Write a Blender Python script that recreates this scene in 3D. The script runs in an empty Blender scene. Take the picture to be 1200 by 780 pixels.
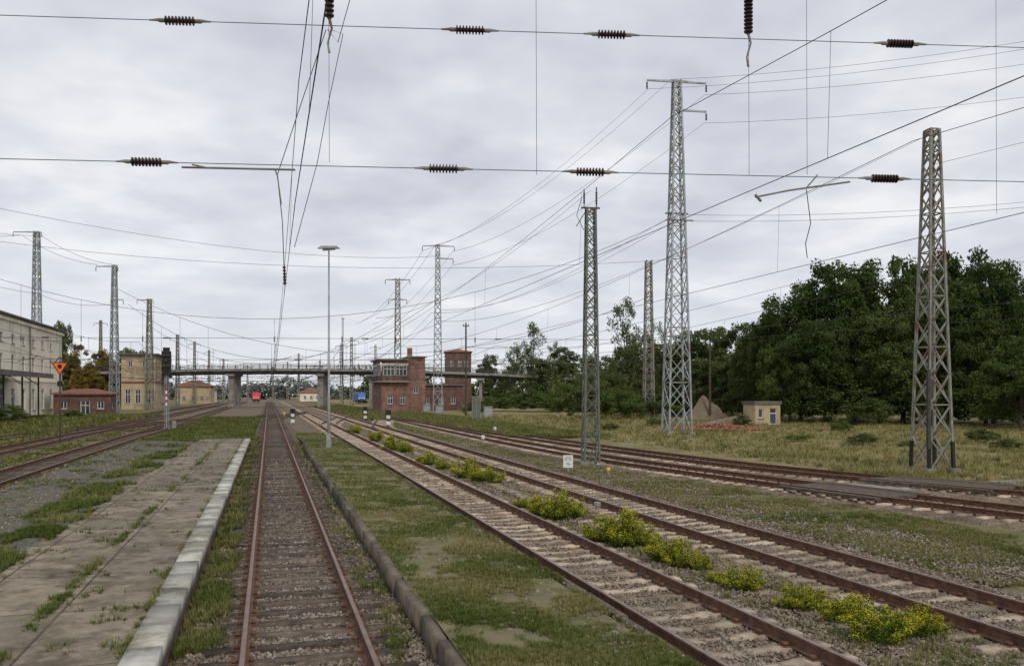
import bpy, math, random
import numpy as np
from mathutils import Vector, Matrix, noise
random.seed(7); rng=np.random.default_rng(11)
scene=bpy.context.scene
scene.view_settings.view_transform='Standard'; scene.view_settings.look='None'; scene.view_settings.exposure=0
H=3.1
CN,SN=0.9617,0.2741
def T(s,t,z=0.0): return Vector((s*CN-t*SN, s*SN+t*CN, z))
def P(u,v,Y): return Vector(((u-600)/1000*Y, Y, H-(v-462)/1000*Y))
def TM(s,t,z=-.25):
    o=T(s,t,z); return Matrix(((CN,-SN,0,o.x),(SN,CN,0,o.y),(0,0,1,o.z),(0,0,0,1)))
def L(x,y,z=-.25,rot=0): return Matrix.Translation((x,y,z))@Matrix.Rotation(rot,4,'Z')

# ---------------- materials
def newmat(name):
    m=bpy.data.materials.new(name); m.use_nodes=True; nt=m.node_tree
    return m,nt,nt.nodes['Principled BSDF']
def ramp(nt,cols,lo=.3,hi=.7):
    r=nt.nodes.new('ShaderNodeValToRGB'); e=r.color_ramp.elements
    n=len(cols)
    while len(e)<n: e.new(.5)
    for i,c in enumerate(cols):
        e[i].position=lo+(hi-lo)*i/max(1,n-1); e[i].color=(*c,1)
    return r
def noisen(nt,vec,scale,detail=4,rough=.6):
    n=nt.nodes.new('ShaderNodeTexNoise'); n.inputs['Scale'].default_value=scale
    n.inputs['Detail'].default_value=min(detail,4); n.inputs['Roughness'].default_value=rough
    if vec is not None: nt.links.new(vec,n.inputs['Vector'])
    return n.outputs['Fac']
def mixc(nt,fac,a,b,mode='MIX'):
    m=nt.nodes.new('ShaderNodeMix'); m.data_type='RGBA'; m.blend_type=mode
    for sock,val in ((m.inputs[0],fac),(m.inputs[6],a),(m.inputs[7],b)):
        if isinstance(val,(int,float)): sock.default_value=val
        elif isinstance(val,tuple): sock.default_value=(*val,1)
        else: nt.links.new(val,sock)
    return m.outputs[2]
def math_(nt,op,a,b=0.0,c=None,clamp=False):
    m=nt.nodes.new('ShaderNodeMath'); m.operation=op; m.use_clamp=clamp
    for i,v in enumerate((a,b,c)):
        if v is None: continue
        if isinstance(v,(int,float)): m.inputs[i].default_value=v
        else: nt.links.new(v,m.inputs[i])
    return m.outputs[0]
def surf(name,cols,scale=2,rough=.85,bump=.3,bscale=30,metal=0,dirt=None,dscale=.4,world=False,bdist=.02,attr=False):
    m,nt,b=newmat(name)
    if world: vec=nt.nodes.new('ShaderNodeNewGeometry').outputs['Position']
    else: vec=nt.nodes.new('ShaderNodeTexCoord').outputs['Object']
    r=ramp(nt,cols); nt.links.new(noisen(nt,vec,scale),r.inputs[0]); col=r.outputs[0]
    if dirt:
        f=noisen(nt,vec,dscale,8,.7); rr=ramp(nt,[(0,0,0),(1,1,1)],.48,.66); nt.links.new(f,rr.inputs[0])
        col=mixc(nt,rr.outputs[0],col,dirt)
    if attr:
        a=nt.nodes.new('ShaderNodeAttribute'); a.attribute_name='rnd'
        v=math_(nt,'MULTIPLY_ADD',a.outputs['Fac'],.8,.6)
        cc=nt.nodes.new('ShaderNodeCombineColor')
        for i in range(3): nt.links.new(v,cc.inputs[i])
        col=mixc(nt,1.0,col,cc.outputs[0],'MULTIPLY')
    nt.links.new(col,b.inputs['Base Color'])
    b.inputs['Roughness'].default_value=rough; b.inputs['Metallic'].default_value=metal
    b.inputs['Specular IOR Level'].default_value=.3
    if bump:
        bp=nt.nodes.new('ShaderNodeBump'); bp.inputs['Strength'].default_value=bump; bp.inputs['Distance'].default_value=bdist
        nt.links.new(noisen(nt,vec,bscale,3),bp.inputs['Height']); nt.links.new(bp.outputs[0],b.inputs['Normal'])
    return m
def leafmat(name,cols,trans=.3):
    m,nt,b=newmat(name)
    a=nt.nodes.new('ShaderNodeAttribute'); a.attribute_name='rnd'
    r=ramp(nt,cols,0,1); nt.links.new(a.outputs['Fac'],r.inputs[0])
    d=nt.nodes.new('ShaderNodeBsdfDiffuse'); nt.links.new(r.outputs[0],d.inputs[0]); out=d
    if trans>0:
        t=nt.nodes.new('ShaderNodeBsdfTranslucent'); nt.links.new(r.outputs[0],t.inputs[0])
        mx=nt.nodes.new('ShaderNodeMixShader'); mx.inputs[0].default_value=trans
        nt.links.new(d.outputs[0],mx.inputs[1]); nt.links.new(t.outputs[0],mx.inputs[2]); out=mx
    nt.links.new(out.outputs[0],nt.nodes['Material Output'].inputs['Surface'])
    return m
def brickmat(name,c1,c2,mort,scale=1.0):
    m,nt,b=newmat(name)
    vec=nt.nodes.new('ShaderNodeTexCoord').outputs['Object']
    sp=nt.nodes.new('ShaderNodeSeparateXYZ'); nt.links.new(vec,sp.inputs[0])
    cb=nt.nodes.new('ShaderNodeCombineXYZ')
    nt.links.new(math_(nt,'ADD',sp.outputs[0],sp.outputs[1]),cb.inputs[0]); nt.links.new(sp.outputs[2],cb.inputs[1])
    br=nt.nodes.new('ShaderNodeTexBrick'); nt.links.new(cb.outputs[0],br.inputs['Vector'])
    br.inputs['Color1'].default_value=(*c1,1); br.inputs['Color2'].default_value=(*c2,1); br.inputs['Mortar'].default_value=(*mort,1)
    br.inputs['Scale'].default_value=scale; br.inputs['Brick Width'].default_value=.26; br.inputs['Row Height'].default_value=.09; br.inputs['Mortar Size'].default_value=.008
    f=noisen(nt,vec,.7,8,.7); rr=ramp(nt,[(.45,.45,.45),(1,1,1)],.35,.6); nt.links.new(f,rr.inputs[0])
    nt.links.new(mixc(nt,1.0,br.outputs[0],rr.outputs[0],'MULTIPLY'),b.inputs['Base Color']); b.inputs['Roughness'].default_value=.9
    return m
M={}
M['rust']=surf('rail_rust',[(.075,.037,.024),(.13,.068,.043),(.185,.105,.07)],6,.85,0,60,0)
M['railtop']=surf('rail_top',[(.15,.10,.075),(.23,.17,.135)],3,.55,0,60,.2)
M['railtop2']=surf('rail_top_worn',[(.17,.135,.115),(.26,.22,.195)],3,.42,0,60,.5)
M['wood']=surf('sleeper_wood',[(.045,.036,.028),(.095,.075,.058),(.16,.13,.10)],5,.9,.5,40,attr=True)
M['conc_sl']=surf('sleeper_concrete',[(.24,.185,.135),(.37,.30,.225),(.46,.39,.305)],4,.9,.3,50,dirt=(.17,.12,.085),dscale=1.5,attr=True)
M['conc']=surf('concrete',[(.22,.21,.19),(.33,.32,.29)],3,.9,.4,50,dirt=(.12,.11,.09),dscale=.8)
M['kerb']=surf('kerb_concrete',[(.36,.355,.31),(.48,.475,.43)],5,.9,.4,60,dirt=(.21,.195,.14),dscale=1.4,attr=True)
M['kerbdark']=surf('kerb_dark',[(.08,.066,.05),(.16,.132,.10)],5,.9,.5,50,dirt=(.065,.065,.035),dscale=1.5,attr=True)
M['steel']=surf('galvanised_steel',[(.28,.31,.33),(.38,.41,.42)],3,.55,0,30,.4,dirt=(.2,.17,.14),dscale=.8)
M['steel2']=surf('weathered_steel',[(.19,.20,.175),(.31,.31,.27)],3,.7,0,30,.2,dirt=(.17,.10,.065),dscale=.9)
M['greensteel']=surf('green_painted_steel',[(.10,.125,.105),(.17,.195,.155)],3,.7,0,30,.1,dirt=(.14,.10,.08),dscale=1)
M['dsteel']=surf('dark_steel',[(.035,.035,.035),(.07,.065,.06)],3,.7,0,30)
M['black']=surf('black_paint',[(.012,.012,.013),(.025,.025,.025)],4,.6,0)
M['wire']=surf('wire_copper_aged',[(.05,.055,.055),(.08,.08,.075)],1,.7,0)
M['wiregreen']=surf('wire_patina',[(.09,.16,.14),(.16,.23,.2)],2,.7,0)
M['porc']=surf('brown_porcelain',[(.028,.015,.014),(.05,.025,.022)],3,.3,0)
M['white']=surf('white_paint',[(.62,.62,.60),(.75,.75,.73)],5,.6,0)
M['red']=surf('red_paint',[(.5,.02,.03),(.6,.04,.04)],2,.45,0)
M['blue']=surf('blue_paint',[(.03,.09,.32),(.05,.13,.4)],2,.45,0)
M['orange']=surf('orange_paint',[(.8,.13,.02),(.85,.18,.03)],2,.5,0)
M['yellow']=surf('yellow_paint',[(.7,.5,.03),(.75,.55,.05)],2,.5,0)
M['glass']=surf('window_glass',[(.03,.035,.04),(.08,.09,.10)],.8,.12,0)
M['plaster']=surf('cream_plaster',[(.72,.66,.53),(.80,.75,.62)],.8,.95,.2,20,dirt=(.55,.49,.38),dscale=.25)
M['plaster2']=surf('tan_plaster',[(.42,.33,.20),(.52,.42,.28)],.8,.95,.2,20,dirt=(.3,.23,.15),dscale=.3)
M['roof']=surf('roof_felt',[(.09,.085,.08),(.16,.15,.14)],1,.9,.2,20)
M['rooftile']=surf('roof_tile',[(.16,.07,.05),(.25,.12,.08)],2,.9,.3,20)
M['brick']=brickmat('red_brick',(.24,.10,.075),(.34,.17,.125),(.26,.22,.19))
M['brick2']=brickmat('dark_brick',(.13,.065,.052),(.21,.10,.075),(.16,.14,.12))
M['bark']=surf('bark',[(.05,.04,.03),(.11,.09,.07)],3,.95,.6,15)
M['stone']=surf('ballast_stone',[(.15,.117,.088),(.25,.203,.158)],8,.95,0,60,attr=True,world=True,dirt=(.29,.255,.215),dscale=1.2)
M['rubble']=surf('brick_rubble_mat',[(.22,.085,.05),(.32,.15,.095)],3,.95,0,30,attr=True)
M['soil']=surf('soil',[(.14,.11,.075),(.23,.185,.13)],1.5,.95,.6,10,bdist=.1)
M['grass']=leafmat('grass_blades',[(.062,.092,.02),(.115,.14,.04),(.20,.185,.075),(.30,.25,.13)],0)
M['drygrass']=leafmat('dry_grass_blades',[(.10,.125,.035),(.20,.19,.07),(.31,.255,.12),(.42,.34,.18)],0)
M['weed']=leafmat('weed_leaves',[(.05,.085,.015),(.13,.18,.035)],.2)
M['flower']=leafmat('flower_petals',[(.50,.45,.03),(.74,.64,.05)],.25)
M['leafdark']=leafmat('foliage_dark',[(.032,.05,.016),(.066,.096,.028),(.115,.145,.05)],.3)
M['leafdark2']=leafmat('foliage_light_green',[(.045,.065,.018),(.09,.125,.036),(.15,.18,.065)],.3)
M['leafmid']=leafmat('foliage_mid',[(.05,.07,.024),(.095,.12,.04),(.145,.165,.065)],.25)
M['leafyel']=leafmat('foliage_yellowish',[(.08,.065,.018),(.19,.14,.035),(.30,.20,.05)],.25)
M['leafbush']=leafmat('foliage_bush',[(.055,.085,.022),(.105,.15,.04),(.165,.205,.075)],.25)
M['leafhaze']=leafmat('foliage_far_hazed',[(.13,.15,.14),(.17,.19,.175),(.21,.23,.205)],0)  # distance haze put into the leaf colour, paler and greyer

# ---------------- mesh builder
class MB:
    def __init__(s): s.v=[]; s.f=[]; s.m=[]
    def add(s,vs,fs,m=0):
        o=len(s.v); s.v.extend([tuple(v) for v in vs]); s.f.extend([tuple(i+o for i in f) for f in fs]); s.m.extend([m]*len(fs))
    def box(s,x0,x1,y0,y1,z0,z1,m=0):
        s.add([(x0,y0,z0),(x1,y0,z0),(x1,y1,z0),(x0,y1,z0),(x0,y0,z1),(x1,y0,z1),(x1,y1,z1),(x0,y1,z1)],
              [(0,3,2,1),(4,5,6,7),(0,1,5,4),(1,2,6,5),(2,3,7,6),(3,0,4,7)],m)
    def beam(s,p,q,w,h=None,m=0):
        p=Vector(p);q=Vector(q);h=h or w;d=(q-p)
        if d.length<1e-6:return
        d.normalize(); up=Vector((0,0,1)) if abs(d.z)<.95 else Vector((0,1,0))
        a=d.cross(up).normalized()*w/2; b=a.cross(d).normalized()*h/2
        vs=[p-a-b,p+a-b,p+a+b,p-a+b,q-a-b,q+a-b,q+a+b,q-a+b]
        s.add(vs,[(0,3,2,1),(4,5,6,7),(0,1,5,4),(1,2,6,5),(2,3,7,6),(3,0,4,7)],m)
    def tube(s,pts,r,n=5,m=0,cap=True):
        pts=[Vector(p) for p in pts]; k=len(pts)
        if not hasattr(r,'__len__'): r=[r]*k
        o=len(s.v)
        for i,p in enumerate(pts):
            d=(pts[min(i+1,k-1)]-pts[max(i-1,0)]).normalized()
            up=Vector((0,0,1)) if abs(d.z)<.9 else Vector((0,1,0))
            a=d.cross(up).normalized(); b=a.cross(d).normalized()
            for j in range(n):
                t=2*math.pi*j/n; s.v.append(tuple(p+(a*math.cos(t)+b*math.sin(t))*r[i]))
        for i in range(k-1):
            for j in range(n):
                s.f.append((o+i*n+j,o+i*n+(j+1)%n,o+(i+1)*n+(j+1)%n,o+(i+1)*n+j)); s.m.append(m)
        if cap:
            s.f.append(tuple(o+j for j in range(n))[::-1]); s.f.append(tuple(o+(k-1)*n+j for j in range(n))); s.m+= [m,m]
    def obj(s,name,mats,parent=None,smooth=False,M_=None):
        me=bpy.data.meshes.new(name); me.from_pydata(s.v,[],s.f)
        for x in mats: me.materials.append(M[x] if isinstance(x,str) else x)
        me.polygons.foreach_set('material_index',s.m)
        if smooth: me.polygons.foreach_set('use_smooth',[True]*len(s.f))
        a=me.attributes.new('rnd','FLOAT','POINT'); a.data.foreach_set('value',[.5]*len(s.v))
        me.update(); ob=bpy.data.objects.new(name,me); scene.collection.objects.link(ob)
        if M_ is not None: ob.matrix_world=M_
        if parent: ob.parent=parent
        return ob
class Thing:
    def __init__(s,name,mat=None):
        s.e=bpy.data.objects.new(name,None); s.e.empty_display_size=.5; scene.collection.objects.link(s.e)
        if mat is not None: s.e.matrix_world=mat
        s.p={}
    def part(s,n,*mats,smooth=False):
        if n not in s.p: s.p[n]=(MB(),mats,smooth)
        return s.p[n][0]
    def build(s):
        for n,(mb,mats,sm) in s.p.items():
            if mb.v: mb.obj(n,mats,s.e,sm)
        return s.e
def mesh_np(name,V,F,mats,rnd=None,parent=None,midx=None,link=True):
    V=np.asarray(V,dtype=np.float32).reshape(-1,3); F=np.asarray(F,dtype=np.int32); k=F.shape[1]
    me=bpy.data.meshes.new(name); me.vertices.add(len(V)); me.vertices.foreach_set('co',V.ravel())
    me.loops.add(F.size); me.loops.foreach_set('vertex_index',F.ravel())
    me.polygons.add(len(F)); me.polygons.foreach_set('loop_start',np.arange(0,F.size,k,dtype=np.int32))
    for x in (mats if isinstance(mats,(list,tuple)) else [mats]): me.materials.append(M[x])
    if midx is not None: me.polygons.foreach_set('material_index',np.asarray(midx,dtype=np.int32))
    a=me.attributes.new('rnd','FLOAT','POINT')
    if rnd is not None: a.data.foreach_set('value',np.asarray(rnd,dtype=np.float32))
    me.update(calc_edges=True)
    if not link: return me
    ob=bpy.data.objects.new(name,me); scene.collection.objects.link(ob)
    if parent: ob.parent=parent
    return ob
def scatter(name,tv,tf,pos,rz,sc,mats,rnd=None,parent=None,tilt=None):
    tv=np.asarray(tv,float); tf=np.asarray(tf,int); pos=np.asarray(pos,float); n=len(pos)
    if n==0: return None
    V=np.repeat(tv[None],n,0)*np.asarray(sc,float).reshape(n,1,-1)
    if tilt is not None:
        c,s=np.cos(tilt)[:,None],np.sin(tilt)[:,None]; y=V[:,:,1]*c-V[:,:,2]*s; z=V[:,:,1]*s+V[:,:,2]*c; V[:,:,1]=y;V[:,:,2]=z
    c,s=np.cos(rz)[:,None],np.sin(rz)[:,None]
    x=V[:,:,0]*c-V[:,:,1]*s; y=V[:,:,0]*s+V[:,:,1]*c; V[:,:,0]=x;V[:,:,1]=y
    V+=pos[:,None]
    F=(tf[None]+(np.arange(n)*len(tv))[:,None,None]).reshape(-1,tf.shape[1])
    if rnd is None: rnd=rng.random(n)
    return mesh_np(name,V,F,mats,np.repeat(rnd,len(tv)),parent)

# ---------------- world
w=bpy.data.worlds.new('World'); scene.world=w; w.use_nodes=True; nt=w.node_tree
bg=nt.nodes['Background']; bg.inputs[1].default_value=.1
sky=nt.nodes.new('ShaderNodeTexSky'); sky.sky_type='NISHITA'; sky.sun_disc=False
SUN_EL,SUN_AZ=math.radians(42),math.radians(155)
sky.sun_elevation=SUN_EL; sky.sun_rotation=SUN_AZ
tc=nt.nodes.new('ShaderNodeTexCoord').outputs['Generated']
sp=nt.nodes.new('ShaderNodeSeparateXYZ'); nt.links.new(tc,sp.inputs[0])
zz=math_(nt,'ADD',math_(nt,'MAXIMUM',sp.outputs[2],0.0),.16)
cb=nt.nodes.new('ShaderNodeCombineXYZ')
nt.links.new(math_(nt,'DIVIDE',sp.outputs[0],zz),cb.inputs[0]); nt.links.new(math_(nt,'DIVIDE',sp.outputs[1],zz),cb.inputs[1])
n1=noisen(nt,cb.outputs[0],1.25,4,.5); n2=noisen(nt,cb.outputs[0],3.6,4,.55)
nn_=math_(nt,'ADD',math_(nt,'MULTIPLY',n1,.72),math_(nt,'MULTIPLY',n2,.28))
r=ramp(nt,[(6.1,6.2,7.0),(7.4,7.5,8.1),(9.3,9.3,9.5)],.40,.62); nt.links.new(nn_,r.inputs[0])
hz=ramp(nt,[(1,1,1),(0,0,0)],0.0,.22); nt.links.new(sp.outputs[2],hz.inputs[0])
cl=mixc(nt,math_(nt,'MULTIPLY',hz.outputs[0],.6),r.outputs[0],(8.4,8.75,9.2))
nt.links.new(mixc(nt,.93,sky.outputs[0],cl),bg.inputs[0])
sd=bpy.data.lights.new('sun','SUN'); sd.energy=1.5; sd.angle=math.radians(12); sd.color=(1,.92,.8)
so=bpy.data.objects.new('sun',sd); scene.collection.objects.link(so)
dirv=Vector((math.sin(SUN_AZ)*math.cos(SUN_EL),math.cos(SUN_AZ)*math.cos(SUN_EL),math.sin(SUN_EL)))
so.rotation_euler=dirv.to_track_quat('Z','Y').to_euler()
# camera
cd=bpy.data.cameras.new('camera'); cam=bpy.data.objects.new('camera',cd); scene.collection.objects.link(cam)
cam.location=(0,0,H); cam.rotation_euler=(math.radians(90),0,0); cd.lens=30; cd.sensor_width=36; cd.shift_y=.06; cd.clip_end=6000; cd.clip_start=.1
scene.camera=cam

# ---------------- ground
def ground_mat():
    m,nt,b=newmat('ground_mat')
    pos=nt.nodes.new('ShaderNodeNewGeometry').outputs['Position']
    def dot(v):
        d=nt.nodes.new('ShaderNodeVectorMath'); d.operation='DOT_PRODUCT'; nt.links.new(pos,d.inputs[0]); d.inputs[1].default_value=v; return d.outputs['Value']
    s=dot((CN,SN,0))
    n1=noisen(nt,pos,.35,4,.65); n2=noisen(nt,pos,3,4,.7); n3=noisen(nt,pos,18,3,.7)
    sj=math_(nt,'MULTIPLY_ADD',math_(nt,'SUBTRACT',n2,.5),1.6,s)
    r1=ramp(nt,[(.07,.09,.028),(.125,.13,.05),(.195,.165,.09),(.175,.14,.09)],.36,.62)
    nt.links.new(math_(nt,'ADD',math_(nt,'MULTIPLY',n1,.5),math_(nt,'MULTIPLY',n2,.5)),r1.inputs[0])
    r2=ramp(nt,[(.10,.115,.038),(.21,.185,.085),(.32,.26,.14)],.38,.6); nt.links.new(math_(nt,'ADD',math_(nt,'MULTIPLY',n1,.6),math_(nt,'MULTIPLY',n2,.4)),r2.inputs[0])
    fm=math_(nt,'MULTIPLY',math_(nt,'SUBTRACT',sj,21),.3,clamp=True)
    gr=mixc(nt,fm,r1.outputs[0],r2.outputs[0])
    vo=nt.nodes.new('ShaderNodeTexVoronoi'); vo.inputs['Scale'].default_value=16; nt.links.new(pos,vo.inputs['Vector'])
    r3=ramp(nt,[(.10,.078,.058),(.18,.145,.11),(.28,.235,.19)],.1,.9); nt.links.new(vo.outputs['Color'],r3.inputs[0])
    gv=mixc(nt,math_(nt,'MULTIPLY',n1,.6),r3.outputs[0],(.145,.115,.082))
    a=math_(nt,'GREATER_THAN',sj,-18.5); c=math_(nt,'LESS_THAN',sj,12.4); mk=math_(nt,'MULTIPLY',a,c)
    br=math_(nt,'LESS_THAN',n1,.58); mk=math_(nt,'MULTIPLY',mk,br)
    col=mixc(nt,mk,gr,gv)
    sh=ramp(nt,[(.6,.6,.6),(1.25,1.25,1.25)],.3,.7); nt.links.new(n3,sh.inputs[0])
    col=mixc(nt,1.0,col,sh.outputs[0],'MULTIPLY')
    nt.links.new(col,b.inputs['Base Color']); b.inputs['Roughness'].default_value=1; b.inputs['Specular IOR Level'].default_value=.1
    bp=nt.nodes.new('ShaderNodeBump'); bp.inputs['Strength'].default_value=.6; bp.inputs['Distance'].default_value=.05
    nt.links.new(n3,bp.inputs['Height']); nt.links.new(bp.outputs[0],b.inputs['Normal'])
    return m
M['ground']=ground_mat()
def grid_axis(a,b,fine0,fine1,step,coarse):
    l=list(np.arange(a,fine0,coarse))+list(np.arange(fine0,fine1,step))+list(np.arange(fine1,b+coarse,coarse)); return l
xs=grid_axis(-2500,2500,-60,80,1.5,220); ys=grid_axis(-300,4500,-6,130,1.5,220)
gv=[];
for y in ys:
    for x in xs:
        s=x*CN+y*SN
        z=-.26
        if -60<x<80 and -6<y<130:
            a=.03 if s<24 else min(.18,.03+(s-24)*.02)
            z+=(noise.noise(Vector((x*.25,y*.25,0)))*a)-.02
        gv.append((x,y,z))
nx=len(xs); gf=[(j*nx+i,j*nx+i+1,(j+1)*nx+i+1,(j+1)*nx+i) for j in range(len(ys)-1) for i in range(nx-1)]
mesh_np('ground',gv,gf,'ground')

# ---------------- tracks
def ballast_mat(name,c,rs=.13):
    m,nt,b=newmat(name)
    pos=nt.nodes.new('ShaderNodeNewGeometry').outputs['Position']
    vo=nt.nodes.new('ShaderNodeTexVoronoi'); vo.inputs['Scale'].default_value=20; nt.links.new(pos,vo.inputs['Vector'])
    r3=ramp(nt,c,.1,.9); nt.links.new(vo.outputs['Color'],r3.inputs[0])
    n=noisen(nt,pos,.8,8,.7); rr=ramp(nt,[(.6,.58,.55),(1.25,1.2,1.12)],.35,.65); nt.links.new(n,rr.inputs[0])
    nt.links.new(mixc(nt,1.0,r3.outputs[0],rr.outputs[0],'MULTIPLY'),b.inputs['Base Color']); b.inputs['Roughness'].default_value=1; b.inputs['Specular IOR Level'].default_value=.1
    bp=nt.nodes.new('ShaderNodeBump'); bp.inputs['Strength'].default_value=.8; bp.inputs['Distance'].default_value=.03; bp.invert=True
    nt.links.new(vo.outputs['Distance'],bp.inputs['Height']); nt.links.new(bp.outputs[0],b.inputs['Normal'])
    return m
M['ballast']=ballast_mat('ballast',[(.095,.074,.055),(.18,.143,.107),(.27,.228,.18)])
M['ballast1']=ballast_mat('ballast_brown',[(.078,.059,.043),(.155,.12,.088),(.24,.195,.15)])
def frames(pts):
    out=[]; k=len(pts)
    for i,p in enumerate(pts):
        d=(pts[min(i+1,k-1)]-pts[max(i-1,0)]); d.z=0; d.normalize(); out.append((p,Vector((d.y,-d.x,0)),d))
    return out
def sweep(mb,pts,prof,closed=False,mi=None,jit=0):
    fr=frames(pts); n=len(prof); o=len(mb.v)
    for p,nn,d in fr:
        for j,(a,z) in enumerate(prof):
            aa=a
            if jit and (j==0 or j==n-1 or j==1 or j==n-2): aa+=noise.noise(Vector((p.x*.9,p.y*.9,j*7.)))*jit
            zz=z+(noise.noise(Vector((p.x*1.3+a*3,p.y*1.3,3)))*.02 if jit else 0)
            mb.v.append((p.x+nn.x*aa,p.y+nn.y*aa,p.z+zz))
    for i in range(len(fr)-1):
        for j in range(n if closed else n-1):
            mb.f.append((o+i*n+j,o+i*n+(j+1)%n,o+(i+1)*n+(j+1)%n,o+(i+1)*n+j)); mb.m.append(mi[j] if mi else 0)
    if closed:
        mb.f.append(tuple(o+j for j in range(n))); mb.m.append(0); mb.f.append(tuple(o+(len(fr)-1)*n+j for j in range(n))); mb.m.append(0)
railprof=[(-.07,-.17),(-.07,-.158),(-.012,-.142),(-.012,-.045),(-.035,-.035),(-.035,-.004),(-.028,0),(.028,0),(.035,-.004),(.035,-.035),(.012,-.045),(.012,-.142),(.07,-.158),(.07,-.17)]
railmi=[0]*14; railmi[6]=1
def boxt(x0,x1,y0,y1,z0,z1):
    v=[(x0,y0,z0),(x1,y0,z0),(x1,y1,z0),(x0,y1,z0),(x0,y0,z1),(x1,y0,z1),(x1,y1,z1),(x0,y1,z1)]
    f=[(0,3,2,1),(4,5,6,7),(0,1,5,4),(1,2,6,5),(2,3,7,6),(3,0,4,7)]; return v,f
def combine(parts):
    V=[];F=[]
    for v,f in parts:
        o=len(V); V+=v; F+=[tuple(i+o for i in q) for q in f]
    return V,F
def clips():
    out=[]
    for sx in(-.75,.75):
        out.append(boxt(sx-.16,sx+.16,-.08,.08,-.172,-.155))
        for d in(-.1,.1): out.append(boxt(sx+d-.03,sx+d+.03,-.05,.05,-.155,-.11))
    return out
woodT=combine([boxt(-1.28,1.28,-.13,.13,-.34,-.168)]); clipT=combine(clips())
def sl_conc():
    xs_=[-1.3,-1.25,-.5,-.25,0,.25,.5,1.25,1.3]; zt=[-.22,-.178,-.178,-.2,-.212,-.2,-.178,-.178,-.22]; hw=[.11,.12,.12,.09,.08,.09,.12,.12,.11]
    zt=[z+.012 for z in zt]; V=[];F=[]
    for x,z,h in zip(xs_,zt,hw): V+=[(x,-h-.03,-.36),(x,-h,z),(x,h,z),(x,h+.03,-.36)]
    for i in range(8):
        for j in range(3): a=i*4+j; F.append((a,a+4,a+5,a+1))
    F+=[(0,1,2,3),(32,35,34,33)]
    return V,F
concT=sl_conc()
def catmull(pts,step=1.5):
    out=[]; P_=[pts[0]*2-pts[1]]+pts+[pts[-1]*2-pts[-2]]
    for i in range(1,len(P_)-2):
        p0,p1,p2,p3=P_[i-1:i+3]; n=max(2,int((p2-p1).length/step))
        for k in range(n):
            t=k/n; out.append(.5*((2*p1)+(p2-p0)*t+(2*p0-5*p1+4*p2-p3)*t*t+(3*p1-p0-3*p2+p3)*t**3))
    out.append(pts[-1]); return out
tn=0
def track(pts,kind='conc',bal='ballast',top='railtop',sp=.63,hw=1.7,name='railway_track'):
    global tn; dz=tn*.0035; tn+=1
    t=Thing(name); zp=[Vector((p.x,p.y,dz*.5)) for p in pts]
    b=t.part('ballast_bed',bal); sweep(b,zp,[(-hw-.55,-.36),(-hw,-.215),(-.8,-.215),(.8,-.215),(hw,-.215),(hw+.55,-.36)],jit=.25)
    rl=t.part('rails','rust',top)
    for o in(-.75,.75): sweep(rl,zp,[(a+o,z) for a,z in railprof],True,railmi)
    t.build()
    fr=frames(zp); cum=[0]
    for i in range(1,len(zp)): cum.append(cum[-1]+(zp[i]-zp[i-1]).length)
    ds=np.arange(.3,cum[-1],sp); pos=[];rz=[]; i=0
    for d in ds:
        while cum[i+1]<d: i+=1
        f=(d-cum[i])/(cum[i+1]-cum[i]); p=zp[i].lerp(zp[i+1],f); pos.append((p.x,p.y,dz*.5)); dd=fr[i][2]; rz.append(math.atan2(dd.y,dd.x)-math.pi/2)
    pos=np.array(pos); rz=np.array(rz)
    j=rng.normal(0,1,(len(pos),2)); ang=(.02 if kind=='wood' else .006)
    rz2=rz+j[:,0]*ang; sc=np.ones((len(pos),3)); sc[:,0]=1+j[:,1]*(.03 if kind=='wood' else .003); 
    if kind=='wood': sc[:,1]=1+j[:,0]*.06
    tv,tf=woodT if kind=='wood' else concT
    scatter('sleepers',tv,tf,pos,rz2,sc,'wood' if kind=='wood' else 'conc_sl',parent=t.e)
    near=np.hypot(pos[:,0],pos[:,1])<90
    scatter('rail_fastenings',*clipT,pos[near],rz[near],np.ones((near.sum(),3)),'rust',parent=t.e)
    return zp
def straight(s,t0,t1,st=1.5): return [T(s,t) for t in np.arange(t0,t1,st)]
track(straight(.45,-20,420),'wood','ballast1',sp=.6)
track(straight(5.8,-20,420),top='railtop2',sp=.6)
track(straight(10.1,-25,420),top='railtop2',sp=.6)
V2=lambda x,y:Vector((x,y,0))
t4=catmull([V2(32,-10),V2(26,1),V2(13.8,23),V2(11.1,28),V2(7.3,36),V2(4.2,43.7),V2(0,57),V2(-6.9,81.6),V2(-18.6,124),V2(-38.8,194),V2(-95,390)])
t5=catmull([V2(44,-6),V2(35,5),V2(17,27.9),V2(13.3,33),V2(10,39.2),V2(4.9,52.5),V2(.1,67.4),V2(-7.0,88.6),V2(-18.6,124)])
track(t4); track(t5)
track(straight(-9.85,10,400),'wood'); track(straight(-14.6,20,400),'wood')
def cross(s0,t0,s1,t1,ext=0):
    out=[]
    for k in range(61):
        f=k/60; out.append(T(s0+(s1-s0)*(f*f*(3-2*f)),t0+(t1-t0)*f))
    return out
track(cross(-9.85,70,.45,150),'wood'); track(cross(-14.6,75,-9.85,125),'wood'); track(cross(5.8,85,10.1,130)); track(cross(10.1,74,16.0,130),hw=1.4)
track(cross(-19,60,-14.6,125),'wood'); track(cross(.45,110,5.8,165),'wood')
track(straight(-19.2,125,380),'wood'); track(straight(20.9,150,390))

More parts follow.
